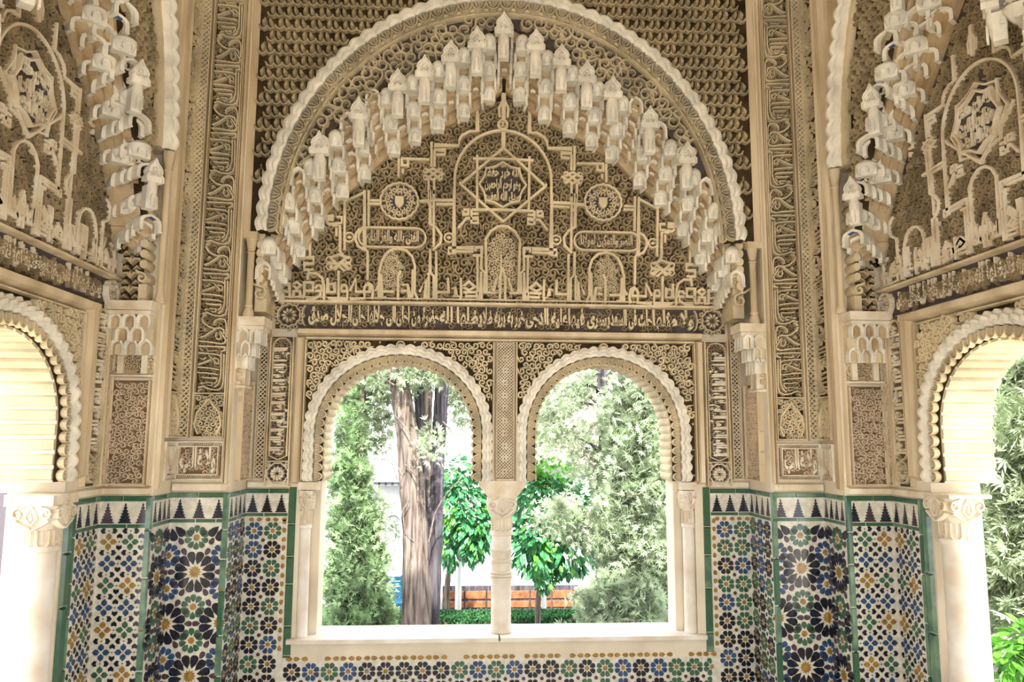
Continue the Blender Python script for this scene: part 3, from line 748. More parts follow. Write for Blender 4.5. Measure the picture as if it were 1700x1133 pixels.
def build_muqarnas(T, tops, bots, dF, dB, wd, tiers, seed, both=True, xm=XM, finials=(), fw=.11, fh=.13, shell=None, arc=0.0, turn=0.0):
    """tops/bots: matching lists of (s,z) from springing to apex; tier k runs from the front plane down to the wall plane"""
    rg = random.Random(seed); tops = np.array(tops, float); bots = np.array(bots, float)
    L = np.r_[0, np.cumsum(np.hypot(np.diff(tops[:, 0]), arc*np.diff(tops[:, 1])))]; n = max(2, int(round(L[-1]/wd)))
    hs = np.mean(np.abs(tops[:, 1]-bots[:, 1]))/tiers
    kinds = {}
    for kd in ('niche', 'blue', 'double', 'dark', 'pendant'):
        kinds[kd] = cell_mesh(kd, wd*1.12 if kd != 'pendant' else wd*.98, hs*1.62, .13)
    # stepped solid body behind the cells
    def curve(f):
        d = dF+(dB-dF)*f; A = [tuple(t*(1-f)+b*f) for t, b in zip(tops, bots)]
        return A, d
    mb = MB()
    for k in range(tiers):
        f0 = k/tiers; f1 = min((k+1)/tiers+.02, .99); A, d = curve(f0+.5/tiers); Tt = [tuple(t*(1-f0)+b*f0) for t, b in zip(tops, bots)]; Bb = [tuple(t*(1-f1)+b*f1) for t, b in zip(tops, bots)]
        for S in ((1,), (-1,)) if both else ((1,),):
            for i in range(len(Tt)-1):
                Q = [Bb[i], Bb[i+1], Tt[i+1], Tt[i]]
                if S[0] < 0: Q = [(2*xm-x, z) for x, z in Q][::-1]
                mb.plate(Q, min(0, d-.16), d-.04)
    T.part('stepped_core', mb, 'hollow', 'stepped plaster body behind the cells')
    for j in range(n+1):
        q = (j+.0)/n*L[-1]
        tx = np.interp(q, L, tops[:, 0]); tz = np.interp(q, L, tops[:, 1]); bx = np.interp(q, L, bots[:, 0]); bz = np.interp(q, L, bots[:, 1])
        for k in range(tiers+1):
            f = (k+(.5 if j % 2 else 0))/tiers
            if f > .97: continue
            x = tx*(1-f)+bx*f; z = tz*(1-f)+bz*f-hs*1.28*(1-f*.45); d = dF+(dB-dF)*f
            kd = 'pendant' if (j % 2 and k % 2 == 0) else ('dark' if k >= tiers-1 and j % 2 == 0 else rg.choice(['niche', 'niche', 'double', 'blue' if rg.random() < .5 else 'niche']))
            if j == n:
                T.inst('niche_cell', kinds[kd], (xm, z, d))
            else:
                yw = (turn+(.12 if (j+k) % 2 else -.08))*(1 if x < xm else -1)
                T.inst('niche_cell', kinds[kd], (x, z, d), 0, yaw=yw)
                if both: T.inst('niche_cell', kinds[kd], (2*xm-x, z, d), 0, yaw=-yw)
    if finials:
        fm = finial_mesh(fw, fh); pm = cell_mesh('pendant', fw*.62, fh*1.5, .05)
        for x, z in finials:
            for xx in ((x, 2*xm-x) if both and abs(x-xm) > .02 else (x,)):
                yw = turn*(1 if xx < xm-.01 else -1 if xx > xm+.01 else 0); T.inst('leaf_finial', fm, (xx, z-fh, dF+.03), yaw=yw); T.inst('niche_cell', pm, (xx, z-fh*2.2, dF+.03), yaw=yw)
    if shell:
        sm_ = shell_mesh(.1)
        for (x, z, d) in shell: T.inst('shell_fan', sm_, (x, z, d), 0, (1 if x < xm else -1, 1.2, 1))

def scale_motif():
    mb = MB()
    for sg in (-1, 1):
        D0 = [(0, .034), (.007, .016), (.0135, .002), (.0125, -.012), (.005, -.02), (-.005, -.02), (-.0125, -.012), (-.0135, .002), (-.007, .016)]
        t = .3*sg; mb.plate([(1.2*(x*math.cos(t)-y*math.sin(t))+sg*.0205, 1.15*(x*math.sin(t)+y*math.cos(t))) for x, y in D0], .0, .03, .4)
    mb.ribbon([(-.052, -.016), (-.042, -.034), (-.022, -.042), (-.008, -.036), (0, -.024), (.008, -.036), (.022, -.042), (.042, -.034), (.052, -.016)], .0155, 0, .024)
    mb.ribbon([(0, .03), (0, .055)], .006, 0, .018)
    me = mb.mesh('lobed_scale'); me.materials.append(M['aged']); return me

# ---- the great arch of the back bay
DF = .345
GCs = XM; GZ = 2.835; GA = 1.50; GBh = 1.60
outer = arch_pts(GCs, GZ, GA, GBh, GZ, 60)
xin = XA-.045
mb = MB()
P = [(-XA, GZ)]+[tuple(p) for p in outer[1:-1]]+[(XA, GZ), (XA, ZT), (-XA, ZT)]
mb.plate(P, .0, DF, back=True)
structure('wall_spandrel_back', mb, 'plain', BK)
scale = scale_motif()
for sg, nm in ((-1, 'left'), (1, 'right')):
    T = Thing('carved_spandrel', f'spandrel of paired drop scales filling the corner above the great arch on its {nm} side', 'carved panel', BK, (sg*1.3, GZ, DF), 'scale patterned spandrels of the great arch')
    arc = [tuple(p) for p in outer[1:-1]]
    half = [p for p in arc if (p[0]-GCs)*sg >= 0]
    half = half if sg > 0 else half[::-1]                # apex to springing
    PP = [(GCs, ZT-.1)]+half+[(sg*xin, GZ), (sg*xin, ZT-.1)]
    mb = MB(); mb.plate(PP, DF, DF+.004); T.part('background', mb, 'ground')
    fin = in_poly(PP); dx, dz = .1, .082; j = 0; z = GZ+.03
    while z < 4.62:
        x = -xin+.05+(j % 2)*dx/2
        while x < xin:
            if fin(x, z, .018): T.inst('lobed_scale', scale, (x, z, DF+.004), 0, (1, 1.12, 1))
            x += dx
        z += dz; j += 1
T = Thing('great_arch_rib', 'great scalloped white arch rib with leaf discs framing the stalactite vaulting of the back bay', 'arch', BK, (GCs, GZ, DF))
mid = arch_pts(GCs, GZ, GA-.035, GBh-.035, GZ, 120)
rib(T, mid[1:-1], .094, .07, .075, DF, 'rib', (.066, .062), 'brownerc')
mb = MB()
for k_, (o_, w_, d_) in enumerate(((.118, .018, .05), (.136, .01, .035))):
    mb.ribbon(arch_pts(GCs, GZ, GA-o_, GBh-o_, GZ, 90)[1:-1], w_, DF-.05, DF+d_-.02)
inn_ = arch_pts(GCs, GZ, GA-.11, GBh-.11, GZ, 60)[1:-1]; ou_ = arch_pts(GCs, GZ, GA+.0, GBh+.0, GZ, 60)[1:-1]
mb2 = MB(); mb2.plate([tuple(p) for p in ou_]+[tuple(p) for p in inn_[::-1]], .28, DF+.004); T.part('rib_bed', mb2, 'ground')
T.part('inner_moulding', mb, 'stucco')

TU = [(437, 440), (441, 400), (455, 360), (480, 303), (510, 262), (533, 232), (560, 205), (598, 176), (620, 152), (662, 128), (706, 106), (749, 82), (792, 60), (834, 38)]
BU = [(455, 497), (466, 470), (480, 446), (502, 420), (525, 385), (545, 352), (575, 322), (605, 298), (640, 262), (672, 246), (706, 224), (750, 206), (790, 184), (834, 150)]
tops = [bp(u, v, .33) for u, v in TU]; bots = [bp(u, v, .08) for u, v in BU]
# soffit band with scrolls
T = Thing('scroll_band', 'crescent band of open curling scrolls between the great rib and the stalactites', 'carved panel', BK, (GCs, GZ, .3))
TPX = np.array(tops)
def ell(x): return GZ+(GBh-.12)*math.sqrt(max(0, 1-((x-GCs)/(GA-.12))**2))
xs_ = np.linspace(GCs-GA+.125, GCs, 34); up_ = [(x, ell(x)) for x in xs_]; lo_ = [(x, min(ell(x)-.001, float(np.interp(x, TPX[:, 0], TPX[:, 1])))) for x in xs_]
mb = MB()
for i in range(len(xs_)-1):
    for f in (lambda p: p, lambda p: (2*XM-p[0], p[1])):
        mb.plate([f(lo_[i]), f(lo_[i+1]), f(up_[i+1]), f(up_[i])], .24, .3)
T.part('background', mb, 'vground')
band = lo_+up_[::-1]; mb = MB(); bin_ = in_poly(band); bin2 = in_poly([(2*XM-x, z) for x, z in band])
arabesque(mb, lambda x, y, m: bin_(x, y, m*.6) or bin2(x, y, m*.6), (-1.45, 1.45, 2.8, 4.4), .058, .3, .335, 77, .36, dens=1.4); T.part('scrollwork', mb, 'brownerc', 'open curling scrolls', stuff=True)
T = Thing('stalactite_vaulting', 'pointed cream stalactite vaulting of stacked little niches under the great arch of the back bay', 'muqarnas', BK, (XM, bots[0][1], 0))
FIN = [bp(u, v, .33) for u, v in ((533, 226), (598, 170), (662, 123), (706, 101), (749, 76), (792, 54), (836, 30))]
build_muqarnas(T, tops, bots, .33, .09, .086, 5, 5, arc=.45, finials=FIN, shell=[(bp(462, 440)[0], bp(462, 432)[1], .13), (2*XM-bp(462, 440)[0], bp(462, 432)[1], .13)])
# volute consoles at the springing
for sg in (-1, 1):
    x = bp(437, 480, .2)[0]; x = x if sg < 0 else 2*XM-x
    z0_ = bp(437, 520, .2)[1]
    mb = MB()
    for i in range(7): mb.plate([(x+.03*math.cos(a), z0_+.20+i*.052+.034*math.sin(a)) for a in np.linspace(0, 2*PI, 10, endpoint=False)], .12, .30, .15)
    mb.box(x-.035, x+.035, z0_, z0_+.2, .0, .25)
    T.part('scalloped_console', mb, 'stucco')
    mb = MB(); mb.ribbon(spiral(x, z0_+.11, .045, PI/2, sg, tail=1), .018, .25, .285); T.part('volute', mb, 'stucco')

# ================================================================== PIER BANDS
MOTTO = 'ولا غالب إلا الله'
MS = [([(150, 50), (180, 100), (250, 150), (330, 172), (420, 165), (475, 190), (482, 245)], 32), ([(330, 135), (335, 90), (370, 58), (430, 42), (490, 55), (515, 110), (515, 200), (505, 285)], 27),
      ([(125, 292), (200, 268), (280, 220), (350, 180)], 30), ([(420, 205), (450, 245), (503, 315), (490, 358), (420, 370), (300, 352), (115, 338)], 28), ([(372, 222), (352, 270), (372, 310), (412, 310), (436, 280), (410, 232)], 20),
      ([(110, 402), (220, 402), (400, 408), (490, 412), (495, 448), (430, 470)], 27), ([(100, 490), (250, 496), (390, 510), (436, 540)], 26), ([(436, 490), (432, 650), (425, 800), (392, 885), (330, 930)], 25),
      ([(478, 500), (472, 650), (466, 850), (440, 930), (370, 962), (250, 950), (170, 915), (95, 935)], 26), ([(90, 640), (180, 612), (285, 575)], 26), ([(250, 520), (320, 580), (370, 625), (396, 625), (396, 572), (340, 552), (300, 580)], 20),
      ([(90, 672), (200, 677), (320, 690), (400, 702)], 27), ([(85, 740), (200, 745), (350, 757), (386, 772)], 25), ([(150, 800), (250, 810), (370, 812), (372, 850), (330, 885)], 24),
      ([(200, 865), (250, 868), (302, 868), (292, 908), (232, 902)], 18), ([(130, 890), (155, 868), (190, 882)], 18), ([(90, 985), (110, 960), (150, 950)], 18), ([(215, 430), (230, 465), (380, 455)], 12), ([(120, 430), (150, 465)], 12), ([(180, 215), (200, 180), (235, 205)], 16), ([(130, 560), (165, 575), (205, 540)], 16), ([(330, 640), (345, 610)], 14)]
def motto_mesh(L, H, flip):
    mb = MB()
    for P, wd in MS:
        Q = []
        for x, y in P:
            X = (x+.065*(y-40)-103)/425; Y = 1-(y-30)/950
            Q.append(((1-X if flip else X)*H, Y*L))
        if flip: Q = Q[::-1]
        mb.ribbon(Q, wd*H/425, 0, .034, bev=.62)
    me = mb.mesh('motto_lettering'); me.materials.append(M['stucco']); return me
def pier_band(name, label, fr, s0, s1, z0, z1, kind, grp, rot=1, period=.415, zcart=None, flat=1.0):
    T = Thing(name, label, 'inscription' if kind == 'motto' else 'carved panel', fr, ((s0+s1)/2, z0, 0), grp)
    mb = MB(); mb.box(s0, s1, z0, z1, 0, .004); T.part('background', mb, 'pinkg' if kind == 'arab' else 'ground')
    mb = MB(); mb.bar(s0-.002, s0+.01, z0, z1, 0, .036); mb.bar(s1-.01, s1+.002, z0, z1, 0, .036); mb.bar(s0, s1, z0-.004, z0+.01, 0, .036)
    T.part('border', mb, 'plain')
    if kind == 'motto':
        zc_ = zcart or z0
        if zcart:
            mb = MB(); mb.bar(s0, s1, zc_-.012, zc_, 0, .034); T.part('border', mb, 'plain')
            w_ = s1-s0; cx = (s0+s1)/2; h_ = zc_-z0-.02
            mb = MB(); mb.ribbon([(cx-w_*.28, z0+.02), (cx-w_*.4, z0+h_*.3), (cx-w_*.34, z0+h_*.6), (cx-w_*.14, z0+h_*.78), (cx, z0+h_*.92), (cx+w_*.14, z0+h_*.78), (cx+w_*.34, z0+h_*.6), (cx+w_*.4, z0+h_*.3), (cx+w_*.28, z0+.02)], .014, .004, .034)
            arabesque(mb, rect_in(s0, s1, z0, zc_-.01), (s0, s1, z0, zc_-.01), .02, .004, .024, 51, .5); T.part('cartouche', mb, 'stucco', 'leaf cartouche closing the band')
        H = s1-s0-.022; mm = motto_mesh(period, H, rot != 1); z = zc_+.005
        mb = MB(); arabesque(mb, rect_in(s0, s1, zc_, z1), (s0, s1, zc_, z1), .02, .004, .012, 52, .5, dens=1.05); T.part('scrollwork', mb if flat == 1 else MB(), 'fill', stuff=True)
        while z < z1-.1: T.inst('motto_lettering', mm, (s0+.011, z, .004), 0, (1, 1, flat)); z += period
    elif kind == 'knot':
        mb = MB(); lattice(mb, s0+.008, s1-.008, z0+.01, z1, (s1-s0-.016)/2.4, .0095, .004, .036); T.part('lattice', mb, 'stucco', 'interlaced knot strapwork')
    elif kind == 'fine':
        mb = MB(); lattice(mb, s0+.006, s1-.006, z0+.01, z1, (s1-s0)/3, .0062, .004, .024); T.part('lattice', mb, 'cream', 'fine interlaced strapwork')
    elif kind == 'arab':
        mb = MB(); arabesque(mb, rect_in(s0, s1, z0, z1), (s0, s1, z0, z1), min(.021, (s1-s0)/3.2), .004, .026, 53, .5, dens=1.0); T.part('scrollwork', mb, 'pink', stuff=True)
    return T
def lower_panel(fr, s0, s1, z0, z1, label, rot=False):
    T = Thing('lower_inscription', label, 'inscription', fr, ((s0+s1)/2, z0, 0), 'short inscription panels over the tiles of the corner piers')
    mb = MB(); mb.box(s0, s1, z0, z1, 0, .004); T.part('background', mb, 'pinkg')
    mb = MB(); b = .026
    for q in (0, b): mb.ribbon([(s0+q+.004, z0+q+.004), (s1-q-.004, z0+q+.004), (s1-q-.004, z1-q-.004), (s0+q+.004, z1-q-.004)], .009, .004, .03, closed=True)
    n = int((s1-s0)/.011)
    for zb_ in (z0+.006, z1-b): 
        for i in range(n): mb.ribbon([(s0+.006+i*.011, zb_), (s0+.014+i*.011, zb_+b-.008)], .005, .004, .018)
    T.part('border', mb, 'cream', 'braided border')
    mb = MB(); arabesque(mb, rect_in(s0+b, s1-b, z0+b, z1-b), (s0+b, s1-b, z0+b, z1-b), .02, .004, .018, 61, .5); T.part('scrollwork', mb, 'pink', stuff=True)
    if s1-s0 > .15:
        mb = MB(); put_text(mb, 'ولا غالب', s0+b+.015, z0+b+.008, s1-s0-2*b-.03, z1-z0-2*b-.015, .004, .03, offset=.04); T.part('lettering', mb, 'cream')

zB0 = on(340, 727, YB)[1]; zBc = on(340, 652, YB)[1]
zL1 = on(340, 733, YB)[1]; zL0 = on(340, 797, YB)[1]
for side, nm in ((-1, 'left'), (1, 'right')):
    far = 'further' ; rt = 1 if side < 0 else -1
    # B front face
    def S(a, b):   # distances inward from the inner corner XB, as facet s
        return (-XB+a, -XB+b) if side < 0 else (XB-b, XB-a)
    x = S(.008, .085); pier_band('knotwork_band', f'narrow dark knotwork band on the {nm} pier front, beside the wide motto', BL, x[0], x[1], zB0, 4.75, 'knot', 'knotwork bands of the corner piers')
    x = S(.098, .285); pier_band('motto_band', f'wide upright band repeating one cursive motto on the front of the {nm} corner pier', BL, x[0], x[1], zB0, 4.75, 'motto', 'wide motto bands of the corner piers', rt, .435, zBc)
    x = S(.292, .318)
    T = Thing('corner_moulding', f'plain rounded edge moulding between the motto band and the great arch on the {nm} pier', 'moulding', BL, ((x[0]+x[1])/2, ZD, 0), 'plain edge mouldings of the corner piers')
    mb = MB(); mb.bar(x[0], x[1], ZD+.03, 4.9, 0, .02); y0, y1 = S(.287, .293) if True else 0; mb.bar(y0, y1, ZD+.03, 4.9, 0, .03); T.part('moulding', mb, 'plain')
    y0, y1 = S(.006, .288); lower_panel(BL, y0, y1, zL0, zL1, f'short inscription panel over the big star tiles of the {nm} corner pier')
    # cavetto skirt over the tiles
    T = Thing('plaster_ledge', f'plain cream plaster ledge over the tiles of the {nm} corner pier', 'moulding', BL, (side*1.76, ZD, 0), 'cream ledges over the tiles')
    mb = MB(); mb.bar(*S(0, .325), ZD, zL0-.012, 0, .03, .2); T.part('ledge', mb, 'cream')
    # return B-C
    fr = ret(side, XB); e = lambda y: -side*y
    a, b = sorted((e(YB-.012), e(YC+.005)))
    q0, q1 = (a+.065, b-.012) if side < 0 else (a+.012, b-.065)
    # s grows toward +Y on the left wall: the room side (near YC) is low s
    if side < 0: q0, q1 = a+.065, b-.01
    else: q0, q1 = a+.01, b-.065
    pier_band('motto_band', f'narrower motto band turned sideways on the return of the {nm} corner pier', fr, q0, q1, zB0, 4.75, 'motto', 'narrow motto bands on the returns', rt, .435, zBc, .5)
    T = Thing('edge_moulding', f'reeded plain edge of the {nm} pier beside the side arch', 'moulding', fr, ((a+.03) if side < 0 else b-.03, ZD, 0), 'reeded pier edges beside the side arches')
    mb = MB()
    for i in range(3):
        m0 = a+.002+i*.019 if side < 0 else b-.019-i*.019
        mb.bar(m0, m0+.016, ZD+.03, 4.9, 0, .022, .35)
    T.part('reed', mb, 'plain')
    lower_panel(fr, q0, q1, zL0, zL1, f'sideways inscription panel on the return of the {nm} corner pier')
    # return A-B : carved strip, and lattice on the back wall in the corner
    fr = ret(side, XA); a, b = sorted((e(-.02), e(YB+.01)))
    m0, m1 = (b-.26, b-.02) if side < 0 else (a+.02, a+.26)
    pier_band('leafy_strip', f'pinkish carved strip under the small capital in the {nm} corner', fr, m0, m1, ZD+.06, 1.95, 'arab', 'carved strips beneath the corner capitals')
    x0, x1 = (-XA+.045, -XA+.11) if side < 0 else (XA-.11, XA-.045)
    pier_band('lattice_strip', f'fine upright lattice strip between the {nm} corner and the narrow inscription', BK, x0, x1, ZD+.06, 2.42, 'fine', 'lattice strips in the back corners')
    T = Thing('plaster_ledge', f'cream ledge over the tiles between the {nm} corner and the twin window', 'moulding', BK, (side*1.45, ZD, 0), 'cream ledges over the tiles')
    x0, x1 = sorted((side*XA, side*1.33)); mb = MB(); mb.bar(x0, x1, ZD, ZD+.05, 0, .02, .2); T.part('ledge', mb, 'cream')
    # C front face
    def SCf(a, b): return (-XC+a, -XC+b) if side < 0 else (XC-b, XC-a)
    x = SCf(.02, .235)
    pier_band('arabesque_panel', f'tall pinkish arabesque panel below the stalactite capital at the {nm} side bay', CF, x[0], x[1], ZD+.06, on(210, 632, YC)[1], 'arab', 'arabesque panels below the big capitals')
    mb = MB(); T = Thing('plaster_ledge', f'cream ledge over the four petal tiles at the {nm} side bay', 'moulding', CF, (side*2.07, ZD, 0), 'cream ledges over the tiles')
    mb.bar(*SCf(0, .27), ZD, ZD+.05, 0, .03, .2); T.part('ledge', mb, 'cream')
    x = SCf(.235, .262); T = Thing('edge_moulding', f'plain upright edge beside the arabesque panel at the {nm} side bay', 'moulding', CF, (side*1.96, ZD, 0), 'plain edges of the side bays')
    mb = MB(); mb.bar(x[0], x[1], ZD+.05, 4.9, 0, .025, .3); T.part('moulding', mb, 'plain')
    x = SCf(.205, .205)[0]; T = Thing('scalloped_console', f'scalloped chain of small lobes rising beside the slender shaft of the {nm} side bay', 'console', CF, (x, cz1_, 0), 'scalloped consoles of the side bays') if False else None
    # tall leaf panel above the capital
    x = SCf(.035, .15); zc0, zc1 = on(210, 503, YC)[1], on(210, 345, YC)[1]
    T = Thing('palmette_panel', f'upright panel of deep palmette leaves above the stalactite capital at the {nm} side bay', 'carved panel', CF, ((x[0]+x[1])/2, zc0, 0), 'palmette panels of the side bays')
    mb = MB(); mb.box(x[0], x[1], zc0, zc1, 0, .004); T.part('background', mb, 'ground')
    cx = (x[0]+x[1])/2; mb = MB(); z = zc0+.05; k = 0
    while z < zc1-.03:
        for sg in (-1, 1):
            mb.ribbon([(cx, z), (cx+sg*.018, z+.03), (cx+sg*.045, z+.028), (cx+sg*.052, z+.005)], [.008, .022, .018, .006], .004, .04)
            mb.ribbon([(cx+sg*.05, z-.028), (cx+sg*.03, z-.012), (cx+sg*.012, z-.03)], [.006, .018, .008], .004, .035)
        mb.plate([(cx-.012, z+.02), (cx, z-.01), (cx+.012, z+.02), (cx, z+.055)], .004, .045, .3); z += .082
    T.part('palmette', mb, 'plain')
    mb = MB(); P = arch_outline(x[1]-x[0]+.02, .14, .3); P = P+[cx, zc1-.09]; mb.ribbon(P, .018, .0, .06); T.part('hood', mb, 'stucco')

    # ---- capitals
    def capital(fr, cx, z0, z1, wd, dep, name, label, grp, wall_left, taper=.45, foot=.28, face=0):
        T = Thing(name, label, 'capital', fr, (cx, z0, 0), grp)
        ab = (z1-z0)*.13; mb = MB(); mb.box(cx-wd/2-.012, cx+wd/2+.012, z1-ab, z1, 0, dep+.012); mb.bar(cx-wd/2-.004, cx+wd/2+.004, z1-ab*1.5, z1-ab, 0, dep+.004, .1)
        T.part('abacus', mb, 'cream')
        hh = (z1-ab*1.5-z0); t1 = hh*(1-foot); mb = MB(); n = 3
        for i in range(n):
            zz = z0+hh*foot+t1*i/n; k = taper+(1-taper)*(i+.6)/n
            mb.box(cx-wd/2, cx+wd/2, zz, zz+t1/n, 0, dep*k*.7)
            cw = wd/(3 if i % 2 == 0 else 2.5)
        T.part('bell', mb, 'stucco')
        nc = 3; cw = wd/nc
        for i in range(n):
            zz = z0+hh*foot+t1*i/n; k = taper+(1-taper)*(i+.8)/n; off = cw/2*(i % 2)
            me = cell_mesh('niche' if i % 2 else 'double', cw*1.02, t1/n*1.25, dep*.28); 
            for q in range(nc-(i % 2)):
                xq = cx-wd/2+cw*(q+.5)+off
                T.inst('niche_cell', me, (xq, zz-.004, dep*k))
        if face:
            fc, fd, fyaw = (cx-face*wd/2, dep*.5, -face*PI/2)
            for i in range(n):
                zz = z0+hh*foot+t1*i/n; k = taper+(1-taper)*(i+.8)/n; cw2 = dep*k/2
                me = cell_mesh('niche' if i % 2 else 'double', cw2*1.05, t1/n*1.2, .03)
                for q in ((.5, 1.5) if i % 2 == 0 else (1.0,)): T.inst('niche_cell', me, (fc-face*.012, zz-.004, q*cw2), yaw=fyaw)
        mb = MB(); 
        for q in (-.28, .28): mb.box(cx+q*wd-wd*.07, cx+q*wd+wd*.07, z0, z0+hh*foot, 0, dep*.35)
        mb.bar(cx-wd/2, cx+wd/2, z0-.02, z0, 0, dep*.4); T.part('necking', mb, 'cream')
        mb = MB(); mb.box(cx-wd/2, cx+wd/2, z0, z0+hh*foot, 0, .004); arabesque(mb, rect_in(cx-wd/2, cx+wd/2, z0, z0+hh*foot+.03), (cx-wd/2, cx+wd/2, z0, z0+hh*foot+.03), .018, .004, .03, 9, .5); T.part('leaf_carving', mb, 'plain')
        return T
    cz0, cz1 = on(220, 622, YC)[1], on(220, 506, YC)[1]; x = SCf(.015, .262)
    capital(CF, (x[0]+x[1])/2, cz0, cz1, x[1]-x[0]-.02, .13, 'stalactite_capital', f'large square capital with two rows of little niches at the {nm} side bay', 'large stalactite capitals of the side bays', 0, .5, .33)
    fr = ret(side, XA); kz0, kz1 = on(420, 640, -.3)[1], on(420, 528, -.3)[1]
    cs = (e(YB+.085))
    capital(fr, cs, kz0, kz1, .15, .145, 'corner_capital', f'small stalactite capital in the {nm} back corner below the slender shaft', 'small corner capitals of the back bay', 0, .3, .3, face=1 if side < 0 else -1)
    # slender shaft standing on the small capital
    T = Thing('slender_colonnette', f'slender plaster shaft on the small capital at the {nm} foot of the great arch', 'colonnette', fr, (cs-.03*side*-1, kz1, 0), 'slender shafts under the great arch')
    xx = e(YB+.035); zt_ = GZ-.0
    mb = MB(); mb.lathe([(.034, kz1), (.034, kz1+.02), (.02, kz1+.06), (.026, kz1+.07), (.02, kz1+.08), (.02, zt_-.13), (.027, zt_-.125), (.02, zt_-.115), (.034, zt_-.04)], (xx, .05), 14); T.part('shaft', mb, 'plain', sm=True)
    mb = MB(); mb.box(xx-.036, xx+.036, zt_-.04, zt_, 0, .09); T.part('abacus', mb, 'plain')
    xk = SCf(.185, .185)[0]; T = Thing('scalloped_console', f'chain of small scalloped lobes over the large capital of the {nm} side bay', 'console', CF, (xk, cz1, 0), 'scalloped consoles of the side bays')
    mb = MB(); mb.box(xk-.022, xk+.022, cz1, cz1+.1, 0, .09); mb.ribbon(spiral(xk, cz1+.13, .028, PI/2, side, tail=.8), .02, 0, .11); T.part('foot', mb, 'stucco')
    for i in range(9):
        mb = MB(); mb.plate([(xk+.026*math.cos(a), cz1+.21+i*.058+.03*math.sin(a)) for a in np.linspace(0, 2*PI, 10, endpoint=False)], 0, .1, .2); T.part('lobe', mb, 'stucco')
    # slender shaft at the side bay, standing on the large capital
    x = SCf(.235, .235)[0]; z0_ = cz1; z1_ = 3.2
    T = Thing('slender_colonnette', f'slender plaster shaft on the large capital of the {nm} side bay', 'colonnette', CF, (x, z0_, 0), 'slender shafts under the side arches')
    mb = MB(); mb.lathe([(.03, z0_), (.03, z0_+.02), (.018, z0_+.05), (.018, z1_-.12), (.025, z1_-.11), (.02, z1_-.1), (.032, z1_-.03), (.032, z1_)], (x+.03*side*-1*1, .05), 14); T.part('shaft', mb, 'plain', sm=True)

# ================================================================== TILE DADOS
def kite(r0, r1, hw, m=.55, tip=0.0):
    """petal pointing along +x between r0 and r1"""
    return [(r0, 0), (r0+(r1-r0)*m*.6, -hw*.74), (r0+(r1-r0)*(m+.12), -hw), (r1-(r1-r0)*.08, -hw*.72), (r1, 0), (r1-(r1-r0)*.08, hw*.72), (r0+(r1-r0)*(m+.12), hw), (r0+(r1-r0)*m*.6, hw*.74)]
def starp(r, k, q=.72): return [(r*(1 if i % 2 == 0 else q)*math.cos(i*PI/k), r*(1 if i % 2 == 0 else q)*math.sin(i*PI/k)) for i in range(2*k)]
_pm = {}
def pmesh(key, P, m):
    k = (key, m)
    if k not in _pm:
        mb = MB(); mb.plate(P, 0, .003, .05); me = mb.mesh(key.split(':')[0]); me.materials.append(M[m]); _pm[k] = (me, P)
    return _pm[k][0]
NAMES = {'petal': 'petal_tile', 'star': 'star_tile', 'heart': 'heart_tile', 'dart': 'dart_tile', 'diamond': 'diamond_tile'}
def emit(T, pieces, limit=300):
    """pieces: (kind, scale key, outline, material, x, z, rot, size)"""
    by = {}
    for p in pieces: by.setdefault(p[0], []).append(p)
    for kd, L in by.items():
        L.sort(key=lambda p: -p[7]); n = 0
        for kd_, key, P, m, x, z, a, sz in L[:limit]:
            T.inst(NAMES[kd], pmesh(NAMES[kd]+':'+key, P, m), (x, z, .004), a)
        rest = {}
        for kd_, key, P, m, x, z, a, sz in L[limit:]:
            c, s_ = math.cos(a), math.sin(a)
            rest.setdefault(m, MB()).plate([(x+px*c-py*s_, z+px*s_+py*c) for px, py in P], .004, .007)
        for m, mb in rest.items(): T.part(NAMES[kd]+'s', mb, m, stuff=True)
def pat_rosette(s0, s1, z0, z1, p, rg, ox=None, oz=None, jag=None):
    out = []; ox = s0+p/2 if ox is None else ox; oz = z1-p/2 if oz is None else oz
    pt = kite(.15*p, .49*p, .137*p); st = starp(.142*p, 8); s8 = starp(.115*p, 8, .8)
    for i in range(-40, 60):
        x = ox+i*p
        if x < s0-.02 or x > s1+.02: continue
        for j in range(0, 40):
            z = oz-j*p
            if z < z0: break
            col = rg.choice(['gblack', 'gblack', 'gblue', 'ggreen', 'gblack']) if (i+j) % 2 == 0 else rg.choice(['gblue', 'ggreen', 'gblack', 'ggreen'])
            if s0 < x < s1: out.append(('star', 'a%g' % p, st, 'gochre', x, z, 0, 1))
            for k in range(8):
                a = PI/8+k*PI/4; xx = x+.33*p*math.cos(a)
                if s0+.01 < xx < s1-.01: out.append(('petal', 'a%g' % p, pt, col, x, z, a, 1))
            if s0+.01 < x+p/2 < s1-.01: out.append(('star', 'b%g' % p, s8, 'gpurp', x+p/2, z-p/2, PI/8, .5))
    return out
